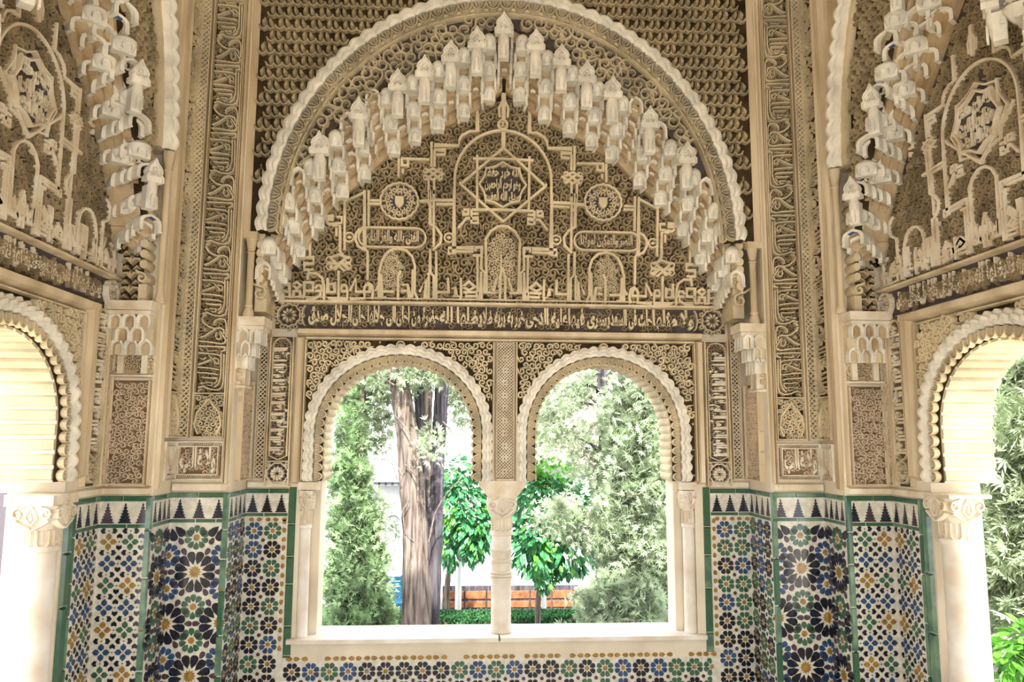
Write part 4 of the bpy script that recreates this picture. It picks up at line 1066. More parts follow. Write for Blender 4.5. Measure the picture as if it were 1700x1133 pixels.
def pat_star(s0, s1, z0, z1, ox, oz, ml=0, mr=0):
    out = []; cw, ph = .151, .566
    big = kite(.040, .117, .0238, .62); cst = starp(.036, 12, .7); ros = kite(.025, .069, .0165, .55); rst = starp(.021, 10, .75); dt = kite(-.022, .024, .016, .5); dt2 = kite(-.016, .018, .012, .4)
    for i in range(-6, 8):
        x = ox+i*cw
        if x < s0-.13 or x > s1+.13: continue
        for j in range(-1, 5):
            zc_ = oz-j*ph-(ph/2 if i % 2 else 0)
            L = [('star', 'c', cst, 'gochre', x, zc_, 0, 3)]
            L += [('petal', 'big', big, 'gblack' if (i+j) % 3 else 'gblack', x, zc_, (k+.5)*PI/6, 3) for k in range(12)]
            for dz, col in ((-.1915, 'ggreen' if i % 2 == 0 else 'gblue'), (.1915, 'ggreen' if i % 2 == 0 else 'gblue')):
                L.append(('star', 'd', rst, 'gochre', x, zc_+dz, 0, 2))
                L += [('petal', 'ros', ros, col, x, zc_+dz, (k+.5)*PI/5, 2) for k in range(10)]
            for k in range(12):
                a = k*PI/6
                if k not in (3, 9): L.append(('dart', 'e', dt, 'gpurp', x+.127*math.cos(a), zc_+.127*math.sin(a), a, 1))
            for sx in (-1, 1):
                for sz in (-1, 1): L.append(('dart', 'f', dt2, 'gblue', x+sx*.055, zc_+sz*.262, sx*sz*.7, .5))
            for p in L:
                r = {'big': .085, 'ros': .047}.get(p[1], 0); xx = p[4]+r*math.cos(p[6]); zz_ = p[5]+r*math.sin(p[6])
                if s0+.014-ml < xx < s1-.014+mr and z0 < zz_ < z1-.02: out.append(p)
    return out
def pat_flower(s0, s1, z0, z1, p, rg, ox, oz):
    out = []; pet = [(.055*p, 0), (.16*p, -.13*p), (.28*p, -.13*p), (.405*p, -.0*p), (.28*p, .13*p), (.16*p, .13*p)]
    ht = [(.1*p, 0), (.21*p, -.135*p), (.35*p, -.12*p), (.31*p, 0), (.35*p, .12*p), (.21*p, .135*p)]
    dm = starp(.05*p, 2, .72); cyc = ['gochre', 'gblue', 'ggreen', 'gblue']
    for i in range(-10, 20):
        for j in range(0, 30):
            x = ox+i*p; z = oz-j*p
            if x < s0-p or x > s1+p or z < z0: continue
            col = cyc[(j+2*(i % 2)) % 4]
            for k in range(4):
                a = k*PI/2
                xx, zz_ = x+.22*p*math.cos(a), z+.22*p*math.sin(a)
                if s0+.01 < xx < s1-.01 and z0 < zz_ < z1-.005: out.append(('petal', 'g%g' % p, pet, col, x, z, a, 1))
                xx, zz_ = x+p/2+.22*p*math.cos(a), z+p/2+.22*p*math.sin(a)
                if s0+.01 < xx < s1-.01 and z0 < zz_ < z1-.005: out.append(('heart', 'g%g' % p, ht, 'gblack', x+p/2, z+p/2, a, 1))
            for q in ((p/2, 0), (0, p/2)):
                if s0+.01 < x+q[0] < s1-.01 and z+q[1] < z1-.01: out.append(('diamond', 'g%g' % p, dm, 'gpurp', x+q[0], z+q[1], 0, .3))
    return out
def merlon_poly(wd, h, n=7):
    P = []
    for i in range(n):
        x = wd/2*(1-i/n); P += [(x*1.04, h*i/n), (x*1.04, h*(i+.34)/n), (max(x-wd*.15, .0015), h*(i+.78)/n)]
    return P+[(0, h)]+[(-x, y) for x, y in P[::-1]]
BZ = .03; MZ = .118; LB = .024
def dado(label, fr, s0, s1, pat, z0=.02, grp='tile dados', merl=.1, first=None, bare=()):
    T = Thing('tile_dado', label, 'tilework', fr, ((s0+s1)/2, 0, 0), grp)
    mb = MB(); mb.box(s0, s1, 0, ZD-BZ, 0, .004); T.part('tile_bed', mb, 'gwhite', 'white glazed ground')
    rg = random.Random(label)
    for y0, y1 in ((ZD-BZ, ZD), (ZD-BZ-MZ-LB, ZD-BZ-MZ)):
        x = s0
        while x < s1-.01:
            l = min(rg.uniform(.11, .2), s1-x)
            if s1-x-l < .04: l = s1-x
            mb = MB(); mb.bar(x+.0015, x+l-.0015, y0+.001, y1-.001, 0, .009, .12); T.part('border_tile', mb, rg.choice(['gborder', 'gborder', 'gborder', 'gborder2'])); x += l
    me_ = pmesh('merlon_tile:%g' % merl, merlon_poly(.066 if merl > .09 else merl*.66, MZ-.008), 'gblack'); me2 = pmesh('merlon_tile:%g' % merl, merlon_poly(.066 if merl > .09 else merl*.66, MZ-.008), 'gpurp')
    n = max(1, int(round((s1-s0)/merl))); st = (s1-s0)/n
    for i in range(n):
        T.inst('merlon_tile', me2 if rg.random() < .2 else me_, (s0+(i+.5)*st, ZD-BZ-MZ+.002, .004))
    z1 = ZD-BZ-MZ-LB
    emit(T, pat(s0, s1, z0, z1, rg))
    return T
for side, nm in ((-1, 'left'), (1, 'right')):
    e = lambda y: -side*y
    xw = .262                                                     # width of the strip beside the window
    a, b = sorted((side*XA, side*(XA-xw)))
    PA = .113
    def pa(s0, s1, z0, z1, rg, side=side):
        o = pat_rosette(s0+(0 if side < 0 else .04), s1-(.04 if side < 0 else 0), z0, z1-.03, PA, rg, ox=(s0+.06) if side < 0 else s1-.06)
        x = s1-.02 if side < 0 else s0+.02; z = z1-.03; k = 0
        dt = kite(-.017, .017, .013, .45)
        while z > z0+.3: o.append(('dart', 'h', dt, 'gochre', x, z, (PI/2 if k % 2 else -PI/2), 1)); z -= .054; k += 1
        for i in range(5): o.append(('dart', 'h', dt, 'gochre', s0+.04+i*.05, z1-.018, PI if i % 2 else 0, 1))
        return o
    dado(f'small rosette tile dado between the {nm} corner and the twin window', BK, a, b, pa, grp='small rosette tile dados')
    a, b = sorted((e(-.004), e(YB)))
    dado(f'tile dado on the shallow return beside the big star panel, {nm} corner', ret(side, XA), a, b, lambda s0, s1, z0, z1, rg: pat_rosette(s0, s1, z0, z1, PA, rg), merl=.085)
    a, b = sorted((side*XA, side*XB))
    dado(f'big twelve petal star tile dado on the front of the {nm} corner pier', BL, a, b, lambda s0, s1, z0, z1, rg, side=side: pat_star(s0, s1, z0, z1, side*(XB-.157), .79+.05, *((.04, 0) if side < 0 else (0, .04))), merl=.095, grp='big star tile dados')
    a, b = sorted((e(YB-.004), e(YC)))
    dado(f'big star tile dado wrapped onto the return of the {nm} corner pier', ret(side, XB), a, b, lambda s0, s1, z0, z1, rg, side=side: pat_star(s0, s1, z0, z1, (s1-.155 if side < 0 else s0+.155), .84, *((0, .04) if side < 0 else (.04, 0))), merl=.066, grp='big star tile dados')
    a, b = sorted((side*XB, side*XC))
    dado(f'four petal flower tile dado facing the room at the {nm} side bay', CF, a, b, lambda s0, s1, z0, z1, rg, side=side: pat_flower(s0, s1, z0, z1, .1135, rg, (s0 if side < 0 else s1)+(-side)*.06, z1-.07), merl=.092, grp='four petal tile dados')
    a, b = sorted((e(YC-.004), e(-.885)))
    dado(f'four petal flower tile dado on the {nm} side wall before its window', SL if side < 0 else SR, a, b, lambda s0, s1, z0, z1, rg, side=side: pat_flower(s0, s1, z0, z1, .1135, rg, s0+.06, z1-.07), merl=.075, grp='four petal tile dados')
    # green edge bars
    def bar(fr, s0, s1, z0, z1, label, grp, d=.014, m='gborder', step=.22):
        T = Thing('green_tile_edging', label, 'tile edging', fr, ((s0+s1)/2, z0, 0), grp); z = z1; rg = random.Random(label)
        while z > z0+.01:
            l = min(step*rg.uniform(.7, 1.25), z-z0)
            mb = MB(); mb.bar(s0, s1, z-l+.0015, z-.0015, 0, d, .15); T.part('border_tile', mb, rg.choice([m, m, 'gborder', 'gborder2'] if m != 'gborder' else ['gborder', 'gborder', 'gborder', 'gborder2'])); z -= l
    x0, x1 = sorted((side*(XA-xw-.001), side*(XA-xw-.047)))
    bar(BK, x0, x1, .27, ZD+.01, f'dark green upright tile edging touching the {nm} end of the window sill', 'dark green edgings beside the twin window')
    x0, x1 = sorted((side*(XA-.004), side*(XA+.032)))
    bar(BL, x0, x1, 0, ZD, f'pale green tile edging on the inner edge of the {nm} corner pier', 'pale green corner edgings', .016, 'gborder2')
    x0, x1 = sorted((side*(XB-.004), side*(XB+.032)))
    bar(CF, x0, x1, 0, ZD, f'pale green tile edging on the edge between big star and four petal tiles, {nm} side', 'pale green corner edgings', .016, 'gborder2')
    y0, y1 = sorted((e(-.887), e(-.925))); bar(SL if side < 0 else SR, y0, y1, 0, ZD+.01, f'dark green tile edging on the {nm} side wall next to the four petal tiles', 'side wall tile edgings')
    y0, y1 = sorted((e(-.927), e(-.985))); bar(SL if side < 0 else SR, y0, y1, 0, ZD, f'broad sage green tile edging on the {nm} side wall next to the marble column', 'side wall tile edgings', .02, 'gborder2', .34)
# strip beneath the sill
T = Thing('tile_dado', 'long low band of small rosette tiles under the sill of the twin window', 'tilework', BK, (0, 0, 0), 'small rosette tile dados')
a, b = -XA+.262, XA-.262
zt_ = on(830, 1096, 0)[1]
mb = MB(); mb.box(a, b, 0, zt_+.005, 0, .003); T.part('tile_bed', mb, 'gwhite', 'white glazed ground')
mb = MB(); mb.box(a+.05, b-.05, zt_+.005, ZSILL-.06, 0, .003); T.part('plaster_strip', mb, 'lime', 'bare plaster below the sill')
rg = random.Random(4); pcs = pat_rosette(a+.01, b-.01, .02, zt_, .113, rg, ox=a+.06)
dt = kite(-.02, .02, .014, .45); x = a+.04; k = 0
while x < b:
    if rg.random() > .12: pcs.append(('dart', 'k', dt, 'gochre', x, zt_+.02, PI if k % 2 else 0, 1))
    x += .047; k += 1
emit(T, pcs)

# ================================================================== SILLS AND COLUMNS
T = Thing('window_sill', 'long white marble sill slab under the twin window', 'sill', BK, (0, ZSILL-.06, 0))
m_ = on(829, 1050)[0]
for x0, x1 in ((sx0-.03, m_-.003), (m_+.003, sx1+.03)):
    mb = MB(); mb.bar(x0, x1, ZSILL-.06, ZSILL-.028, -.02, .05, .12); mb.box(x0, x1, ZSILL-.055, ZSILL-.03, -DW-.03, 0); T.part('slab', mb, 'marble')
ZS2 = ZSILL-.028
for side, nm, fr in ((-1, 'left', SL), (1, 'right', SR)):
    cs = SCY*(-side); T = Thing('side_sill', f'white marble sill of the {nm} side window', 'sill', fr, (cs, SSILL-.06, 0), 'sills of the side windows')
    mb = MB(); mb.bar(cs-.62, cs+.62, SSILL-.06, SSILL-.03, -.05, .04, .1); mb.box(cs-.6, cs+.6, SSILL-.055, SSILL-.032, -DW-.03, 0); T.part('slab', mb, 'marble')

def capital_block(T, cx, cd_, z0, z1, r0, wt, mname='marble', faces=(0,)):
    """cylindrical necking with meander loops, then a swelling carved block"""
    zm = z0+(z1-z0)*.42
    mb = MB(); mb.lathe([(r0*1.12, z0), (r0*1.12, z0+.012), (r0*.92, z0+.016), (r0*.95, zm)], (cx, cd_), 20); T.part('necking', mb, mname, sm=True)
    mb = MB(); lv = [(zm-.002, r0*.95, 1), (zm+(z1-zm)*.25, wt*.46, .8), (zm+(z1-zm)*.6, wt*.52, .35), (z1, wt*.5, .12)]; V = []; seg = 24
    for z, r, rd in lv:
        for k in range(seg):
            a = 2*PI*k/seg+PI/seg; c, s_ = math.cos(a), math.sin(a); q = max(abs(c), abs(s_)); rr = r*(rd+(1-rd)/q)
            V.append((cx+rr*c, z, cd_+rr*s_))
    F = [(i*seg+k, (i+1)*seg+k, (i+1)*seg+(k+1) % seg, i*seg+(k+1) % seg) for i in range(3) for k in range(seg)]+[tuple(3*seg+k for k in range(seg-1, -1, -1))]
    mb.add(V, F); T.part('block', mb, mname)
    h = z1-zm; mb = MB()
    for sg in (-1, 1):
        mb.ribbon(spiral(sg*wt*.31, h*.68, wt*.14, PI/2, -sg, tail=1.1), wt*.065, -.02, .012)
        mb.ribbon([(0, h*.25), (sg*wt*.13, h*.5), (sg*wt*.1, h*.72), (0, h*.95)], wt*.06, -.02, .012)
        mb.ribbon([(sg*wt*.03, h*.08), (sg*wt*.26, h*.28), (sg*wt*.38, h*.42)], wt*.065, -.02, .008)
    mb.plate([(-wt*.04, h*.45), (0, h*.35), (wt*.04, h*.45), (0, h*.8)], -.02, .014, .3)
    me = mb.mesh('volute_carving'); me.materials.append(M['cream'])
    for q in faces: T.inst('volute_carving', me, (cx+math.sin(q)*wt*.49, zm, cd_+math.cos(q)*wt*.49), yaw=q)
    mb = MB(); u = r0*.36; hh = zm-z0; mb.ribbon([(-u, hh), (-u, hh*.3), (-u*.6, hh*.12), (u*.6, hh*.12), (u, hh*.3), (u, hh)], r0*.2, -.015, .007); mb.ribbon([(0, hh), (0, hh*.4)], r0*.2, -.015, .005)
    me = mb.mesh('meander_loop'); me.materials.append(M['cream'])
    for k in range(6): q = k*PI/3; T.inst('meander_loop', me, (cx+math.sin(q)*r0*.95, z0, cd_+math.cos(q)*r0*.95), yaw=q)
# central column
cD = -.10
Yc = .10
cx = on(832, 960, Yc)[0]; ztop = on(832, 801, Yc-.1)[1]; zb1 = on(835, 826, Yc)[1]; zb2 = on(835, 884, Yc)[1]
T = Thing('marble_column', 'white marble column with ringed neck and carved capital between the two halves of the twin window', 'column', BK, (cx, ZS2, -Yc), None)
rs = .0655
def zy(v): return on(832, v, Yc-.06)[1]
prof = [(rs*1.04, ZS2), (rs*1.04, ZS2+.02), (rs*.97, ZS2+.05), (rs, zy(964))]
for v in (961, 956, 951): prof += [(rs*1.12, zy(v+2)), (rs*1.12, zy(v)), (rs*.96, zy(v-1.5))]
for v in (936, 930, 918, 912): prof += [(rs*.97, zy(v+3)), (rs*1.11, zy(v+2)), (rs*1.11, zy(v)), (rs*.97, zy(v-1.5))]
prof += [(rs*.97, zb2-.02), (rs*1.16, zb2-.014), (rs*1.16, zb2+.004), (rs*.9, zb2+.01)]
mb = MB(); mb.lathe(prof, (cx, -Yc), 32); T.part('shaft', mb, 'marble', sm=True)
capital_block(T, cx, -Yc, zb2, zb1, rs*.92, .19)
mb = MB(); V = []
for z, hw in ((zb1, .09), (zb1+.012, .095), (zb1+.05, .125), (zb1+.075, .148), (ZSP+.0, .148)):
    V += [(cx-hw, z, -Yc-.1-(hw-.09)*.5), (cx+hw, z, -Yc-.1-(hw-.09)*.5), (cx+hw, z, -Yc+.095+(hw-.09)*.15), (cx-hw, z, -Yc+.095+(hw-.09)*.15)]
F = [(i*4+k, i*4+(k+1) % 4, (i+1)*4+(k+1) % 4, (i+1)*4+k) for i in range(4) for k in range(4)]+[(3, 2, 1, 0), (16, 17, 18, 19)]
F = [f[::-1] for f in F]
mb.add(V, F); T.part('impost', mb, 'cream', 'plain spreading impost block')
# jamb colonnettes of the twin window
for sg, nm, u0, u1 in ((-1, 'left', 491, 512), (1, 'right', 1137, 1158)):
    cx = on((u0+u1)/2, 960, 0)[0]; r = abs(on(u1, 960)[0]-on(u0, 960)[0])/2*.95
    T = Thing('jamb_colonnette', f'slim marble colonnette with a carved capital against the {nm} jamb of the twin window', 'colonnette', BK, (cx, ZS2, 0), 'slim jamb colonnettes of the twin window')
    z1 = on(500, 815)[1]; z0 = on(500, 874)[1]
    mb = MB(); mb.lathe([(r*1.05, ZS2), (r, ZS2+.05), (r*.96, z0-.02), (r*1.15, z0-.012), (r*1.15, z0+.006), (r*.9, z0+.01)], (cx, -.035), 20); T.part('shaft', mb, 'marble', sm=True)
    capital_block(T, cx, -.035, z0, z1, r*.9, r*2.5, faces=(0, -sg*PI/2))
    mb = MB(); mb.bar(cx-r*1.3-.0, cx+r*1.6+.02*(-sg), z1, ZSP, -.1, .03, .1); T.part('impost', mb, 'cream')
# side window columns
for sg, nm, u, v0, fr in ((-1, 'left', 64, 838, SL), (1, 'right', 1592, 826, SR)):
    Yk = -1.10; X = on(u, 960, Yk)[0]; sC = -sg*Yk; r = .072
    z1 = on(u, v0, Yk)[1]; z0 = on(u, v0+72, Yk)[1]; dC = XC-abs(X)
    T = Thing('marble_column', f'stout white marble column with a carved capital at the jamb of the {nm} side window', 'column', fr, (sC, SSILL-.03, dC), 'marble columns of the side windows')
    mb = MB(); mb.lathe([(r*1.1, SSILL-.03), (r*1.08, SSILL), (r, SSILL+.06), (r*.96, z0-.02), (r*1.14, z0-.012), (r*1.14, z0+.008), (r*.9, z0+.012)], (sC, dC), 28); T.part('shaft', mb, 'marble', sm=True)
    capital_block(T, sC, dC, z0, z1, r*.95, .2, faces=(0, -PI/2 if sg < 0 else PI/2))
    mb = MB(); mb.bar(sC-.12, sC+.12, z1, ZSP, dC-.12, dC+.1, .05); T.part('impost', mb, 'cream')

# ================================================================== SIDE BAYS
for side, nm, fr in ((-1, 'left', SL), (1, 'right', SR)):
    cs = SCY*(-side); dA = XC-XJ; SP = 3.2; a_ = .935; b_ = 1.5
    near = -side*(2*SCY-YC)                         # s of the bay's nearer end
    corner = -side*YC
    lo, hi = sorted((corner, near))
    arcp = arch_pts(cs, SP, a_, b_, SP, 40)
    mb = MB(); P = [(lo, SP)]+[tuple(p) for p in arcp[1:-1]]+[(hi, SP), (hi, ZT), (lo, ZT)]; mb.plate(P, 0, dA, back=True)
    # pier beyond the bay
    f0, f1 = sorted((near, -side*(-6.0))); mb.box(f0, f1, 0, ZT, 0, dA)
    structure('wall_spandrel_'+nm, mb, 'plain', fr)
    T = Thing('side_arch_rib', f'tall scalloped arch rib framing the {nm} side bay', 'arch', fr, (cs, SP, dA), 'scalloped ribs of the side bays')
    rib(T, arch_pts(cs, SP, a_-.035, b_-.035, SP, 90)[1:-1], .094, .07, .075, dA, 'rib')
    mb = MB(); o1 = [tuple(p) for p in arch_pts(cs, SP, a_, b_, SP, 50)[1:-1]]; i1 = [tuple(p) for p in arch_pts(cs, SP, a_-.1, b_-.1, SP, 50)[1:-1]]
    mb.plate(o1+i1[::-1], dA-.06, dA+.003); T.part('rib_bed', mb, 'stucco')
    toff = [(-.79, 2.78), (-.81, 2.93), (-.88, 3.07), (-1.0, 3.26), (-1.13, 3.5), (-1.25, 3.77), (-1.4, 4.05), (SCY, 4.28)]
    boff = [(-.70, 2.62), (-.76, 2.82), (-.86, 2.98), (-.97, 3.15), (-1.12, 3.32), (-1.28, 3.48), (-1.43, 3.64), (SCY, 3.82)]
    tp = [(-side*y, z) for y, z in toff]; bt = [(-side*y, z) for y, z in boff]
    # band of scales between rib and stalactites
    T = Thing('carved_soffit_band', f'band of small drop scales inside the scalloped rib of the {nm} side bay', 'carved panel', fr, (cs, SP, dA-.04), 'scale bands of the side bays')
    mb = MB(); TA = np.array(toff); xs2 = np.linspace(SCY, SCY+a_-.1, 26); up, dn = [], []
    for y in xs2:
        up.append((y, SP+(b_-.1)*math.sqrt(max(0, 1-((y-SCY)/(a_-.1))**2)))); dn.append((y, min(up[-1][1]-.001, float(np.interp(-y, -TA[:, 0], TA[:, 1])))))
    for i in range(len(up)-1):
        for m_s in (1, -1):
            Q = [(-side*(SCY+m_s*(p[0]-SCY)), p[1]) for p in (dn[i], dn[i+1], up[i+1], up[i])]
            mb.plate(Q, dA-.1, dA-.04)
    T.part('background', mb, 'ground')
    bi = in_poly(dn+up[::-1]); z = 2.95; j = 0
    while z < 4.5:
        y = SCY+(j % 2)*.05
        while y < SCY+a_:
            if bi(y, z, .022):
                for m_s in ((1, -1) if y > SCY+.01 else (1,)): T.inst('lobed_scale', scale, (-side*(SCY+m_s*(y-SCY)), z, dA-.04), 0, (.95, 1, 1))
            y += .1
        z += .082; j += 1
    T = Thing('stalactite_vaulting', f'cream stalactite vaulting of stacked niches climbing inside the {nm} side bay', 'muqarnas', fr, (cs, 2.35, 0))
    # order from springing to apex, centre last
    fin_ = [tp[k] for k in (2, 3, 4, 5, 6, 7)]
    build_muqarnas(T, tp, bt, dA-.01, .06, .115, 4, 8, xm=cs, finials=fin_[::2], fw=.09, fh=.12, arc=.8, shell=None, turn=.7)
    sm_ = shell_mesh(.11)
    # tympanum
    base = 2.475; TPs = [(cs+(p[0]-cs), p[1]) for p in bt]; TPs = [(-side*-.655, base)]+TPs; TPs = TPs+[(2*cs-x, z) for x, z in TPs[::-1]][1:]
    T = Thing('carved_tympanum', f'carved plaster tympanum with a star panel of writing in the {nm} side bay', 'carved panel', fr, (cs, base, 0))
    mb = MB(); mb.plate(TPs, 0, .005); T.part('background', mb, 'vground')
    ti = in_poly(TPs); sc_ = (cs, 3.11)
    mb = MB(); arabesque(mb, lambda x, y, m: ti(x, y, m) and abs(x-sc_[0])+abs(y-sc_[1])*.6 > .15, (cs-.95, cs+.95, base, 3.85), .03, .005, .02, 90, .46); T.part('scrollwork', mb, 'fill', stuff=True)
    mb = MB()
    for P in straps:
        for S_ in (P, sym(P)):
            Q = [(cs+(x-XM)*.84, 2.5+(z-2.5)*.78) for x, z in S_]; run = []
            for q in Q+[None]:
                if q is not None and ti(q[0], q[1], .004) and math.hypot(q[0]-sc_[0], q[1]-sc_[1]) > .2: run.append(q)
                else:
                    if len(run) > 1: mb.ribbon(run, .017, .005, .03, bev=.7)
                    run = []
    for k in range(7):
        x = cs-.72+k*.24
        if ti(x, 2.62, .05): put_text(mb, ['له', 'الد', 'مو', 'سعد', 'ولا', 'الله', 'حمد'][k], x-.1, base+.015, .2, .17, .005, .03, offset=.06)
    T.part('strapwork', mb, 'cream', 'pale straps and angular letters')
    mb = MB(); P = [(sc_[0]+.16*r*math.cos(a), sc_[1]+.155*r*math.sin(a)) for i in range(16) for a, r in [(i*PI/8, 1.0 if i % 2 == 0 else .86)]]
    mb.plate(P, .005, .025); o = T.part('star_panel', mb, 'vground', 'star panel with cursive lines')
    mb = MB(); mb.ribbon(P, .018, .01, .042, closed=True); mb.ribbon([(sc_[0]+(x-sc_[0])*1.25, sc_[1]+(z-sc_[1])*1.25) for x, z in P], .014, .005, .03, closed=True)
    for i, wd in enumerate(['الله خير حفظا', 'وهو أرحم الراحمين', 'صدق الله العظيم']): put_text(mb, wd, sc_[0]-.12, sc_[1]-.125+(2-i)*.083, .24, .082, .025, .04, offset=.07, body=.6)
    T.part('lettering', mb, 'cream', parent=o)
    # inscription band
    z0_, z1_ = 2.315, 2.445
    T = Thing('inscription_band', f'horizontal cursive inscription band across the {nm} side bay above its window', 'inscription', fr, (cs, z0_, 0))
    mb = MB(); mb.box(lo+.01, hi-.01, z0_-.01, z1_+.01, 0, .005); T.part('background', mb, 'vground')
    mb = MB(); arabesque(mb, rect_in(lo+.2, hi-.2, z0_, z1_), (lo+.15, hi-.15, z0_, z1_), .022, .005, .022, 92, .5); T.part('scrollwork', mb, 'fill', stuff=True)
    mb = MB(); n_ = 7; LL = (hi-lo-.4)/n_
    for i in range(n_): put_text(mb, seq[i], lo+.2+i*LL, z0_+.005, LL*.98, z1_-z0_-.008, .005, .022, offset=.03, body=.5)
    T.part('lettering', mb, 'cream')
    for xx in (lo+.09, hi-.09):
        mb = MB(); rosette(mb, xx, (z0_+z1_)/2, .06, .005, .036, 10); T.part('corner_rosette', mb, 'cream')
    mb = MB(); mb.bar(lo+.01, hi-.01, z1_+.005, z1_+.03, 0, .05); T.part('moulding', mb, 'plain')
    # frame moulding
    q = .385; zo_, zi_ = 2.30, 2.215
    T = Thing('window_frame_moulding', f'plain stepped plaster frame around the {nm} side window', 'moulding', fr, (cs, SZSP, 0), 'frames of the side windows')
    mb = MB()
    for (e0, e1) in ((lo+.25, lo+.35), (hi-.35, hi-.25)): mb.bar(e0, e1, SZSP, zo_, 0, .055)
    mb.bar(lo+.25, hi-.25, zi_+.02, zo_+.0, 0, .06)
    for (e0, e1) in ((lo+.355, lo+.37), (hi-.37, hi-.355)): mb.bar(e0, e1, SZSP, zi_+.01, 0, .035)
    mb.bar(lo+.355, hi-.355, zi_, zi_+.014, 0, .035); T.part('frame', mb, 'plain')
    # arch over the window
    s0, s1 = lo+.37, hi-.37; aa = (s1-s0)/2-.004; bb_ = SZA-szc
    T = Thing('window_arch', f'scalloped white arch with fluted soffit over the {nm} side window', 'arch', fr, (cs, SZSP, 0), 'scalloped arches of the side windows')
    out = arch_pts(cs, szc, aa-.01, bb_-.01, SZSP, 40, 2.1); P = [(s0, SZSP)]+[tuple(p) for p in out]+[(s1, SZSP), (s1, zi_), (s0, zi_)]
    mb = MB(); mb.plate(P, 0, .005); sp = T.part('spandrel', mb, 'ground')
    def ins(x, y, m):
        if not (s0+m*.8 < x < s1-m*.8 and SZSP+m < y < zi_-m*.8): return False
        if y < szc: return abs(x-cs) > aa+m*.8
        return ((x-cs)/(aa+m))**2+((y-szc)/(bb_+m))**2 > 1
    mb = MB(); arabesque(mb, ins, (s0-.02, s1+.02, SZSP, zi_+.01), .027, .005, .036, 94, .6); T.part('scrollwork', mb, 'stucco', parent=sp, stuff=True)
    rib(T, arch_pts(cs, szc, aa-.035, bb_-.035, SZSP, 60, 2.1), .066, .07, .06, 0, 'rib')
    P = [tuple(p) for p in arch_pts(cs, szc, aa-.06, bb_-.06, SZSP, 40, 2.1)]+[tuple(p) for p in arch_pts(cs, szc, aa-.12, bb_-.12, SZSP, 40, 2.1)[::-1]]
    mb = MB(); mb.plate(P, 0, .008); T.part('leaf_band', mb, 'ground')
    L, st = resample(arch_pts(cs, szc, aa-.07, bb_-.07, SZSP, 60, 2.1), .06); md = leaf_disc_mesh(st, .05, .035); md.materials.append(M['stucco'])
    for x, z, an in L: T.inst('leaf_scallop', md, (x+math.sin(an)*.025, z-math.cos(an)*.025, .004), an)
    L, st = resample(arch_pts(cs, szc, aa-.12, bb_-.11, SZSP, 60, 2.1), .07)
    mb = MB(); n = 6; V = []
    for i in range(n+1):
        t = i/n; V += [((t-.5)*st*.9, -.026*math.sin(PI*t)-(.012 if i in (1, 5) else 0), 0), ((t-.5)*st*.9, -.026*math.sin(PI*t)-(.012 if i in (1, 5) else 0), -DW)]
    F = [(2*i, 2*i+1, 2*i+3, 2*i+2) for i in range(n)]+[tuple(range(0, 2*n+2, 2)), tuple(range(2*n+1, 0, -2))]
    fm = mb.add(V, F).mesh('soffit_flute'); fm.materials.append(M['stucco'])
    for x, z, an in L: T.inst('soffit_flute', fm, (x, z, .0), an)
    # upright inscription + lattice next to the corner
    x0, x1 = (corner-.245, corner-.10) if side < 0 else (corner+.10, corner+.245)
    T = Thing('upright_inscription', f'upright cursive inscription with a violet ground on the {nm} side wall', 'inscription', fr, ((x0+x1)/2, ZD, 0), 'upright inscriptions of the side walls')
    mb = MB(); mb.box(x0, x1, ZD+.06, 2.30, 0, .005); T.part('background', mb, 'vground')
    mb = MB(); mb.bar(x0-.01, x0+.006, ZD+.06, 2.30, 0, .03); mb.bar(x1-.006, x1+.01, ZD+.06, 2.3, 0, .03)
    rosette(mb, (x0+x1)/2, ZD+.14, .055, .005, .034, 10)
    w_ = (x1-x0)/2-.016; cx = (x0+x1)/2; mb.ribbon([(cx-w_, ZD+.23)]+[(cx+w_*math.cos(a), 2.22+.055*math.sin(a)) for a in np.linspace(PI, 0, 9)]+[(cx+w_, ZD+.23), (cx, ZD+.2), (cx-w_, ZD+.23)], .009, .005, .034)
    T.part('border', mb, 'stucco')
    mb = MB(); arabesque(mb, rect_in(x0, x1, ZD+.2, 2.29), (x0, x1, ZD+.2, 2.29), .02, .005, .02, 95, .5); T.part('scrollwork', mb, 'fill', stuff=True)
    mb = MB()
    for i, wd in enumerate(['الملك لله', 'البقا لله', 'العز القايم']): put_text(mb, wd, x0+.018, ZD+.24+i*.245, .235, x1-x0-.036, .005, .034, rot=1 if side < 0 else -1, offset=.06, body=.5)
    T.part('lettering', mb, 'cream')
    x0, x1 = (corner-.088, corner-.01) if side < 0 else (corner+.01, corner+.088)
    pier_band('lattice_strip', f'fine upright lattice strip in the corner of the {nm} side bay', fr, x0, x1, ZD+.06, 2.3, 'fine', 'lattice strips of the side bays')
    T = Thing('plaster_ledge', f'cream ledge over the tiles on the {nm} side wall', 'moulding', fr, (corner, ZD, 0), 'cream ledges over the tiles')
    x0, x1 = sorted((corner, -side*(-.98))); mb = MB(); mb.bar(x0, x1, ZD, ZD+.05, 0, .02, .2); T.part('ledge', mb, 'cream')

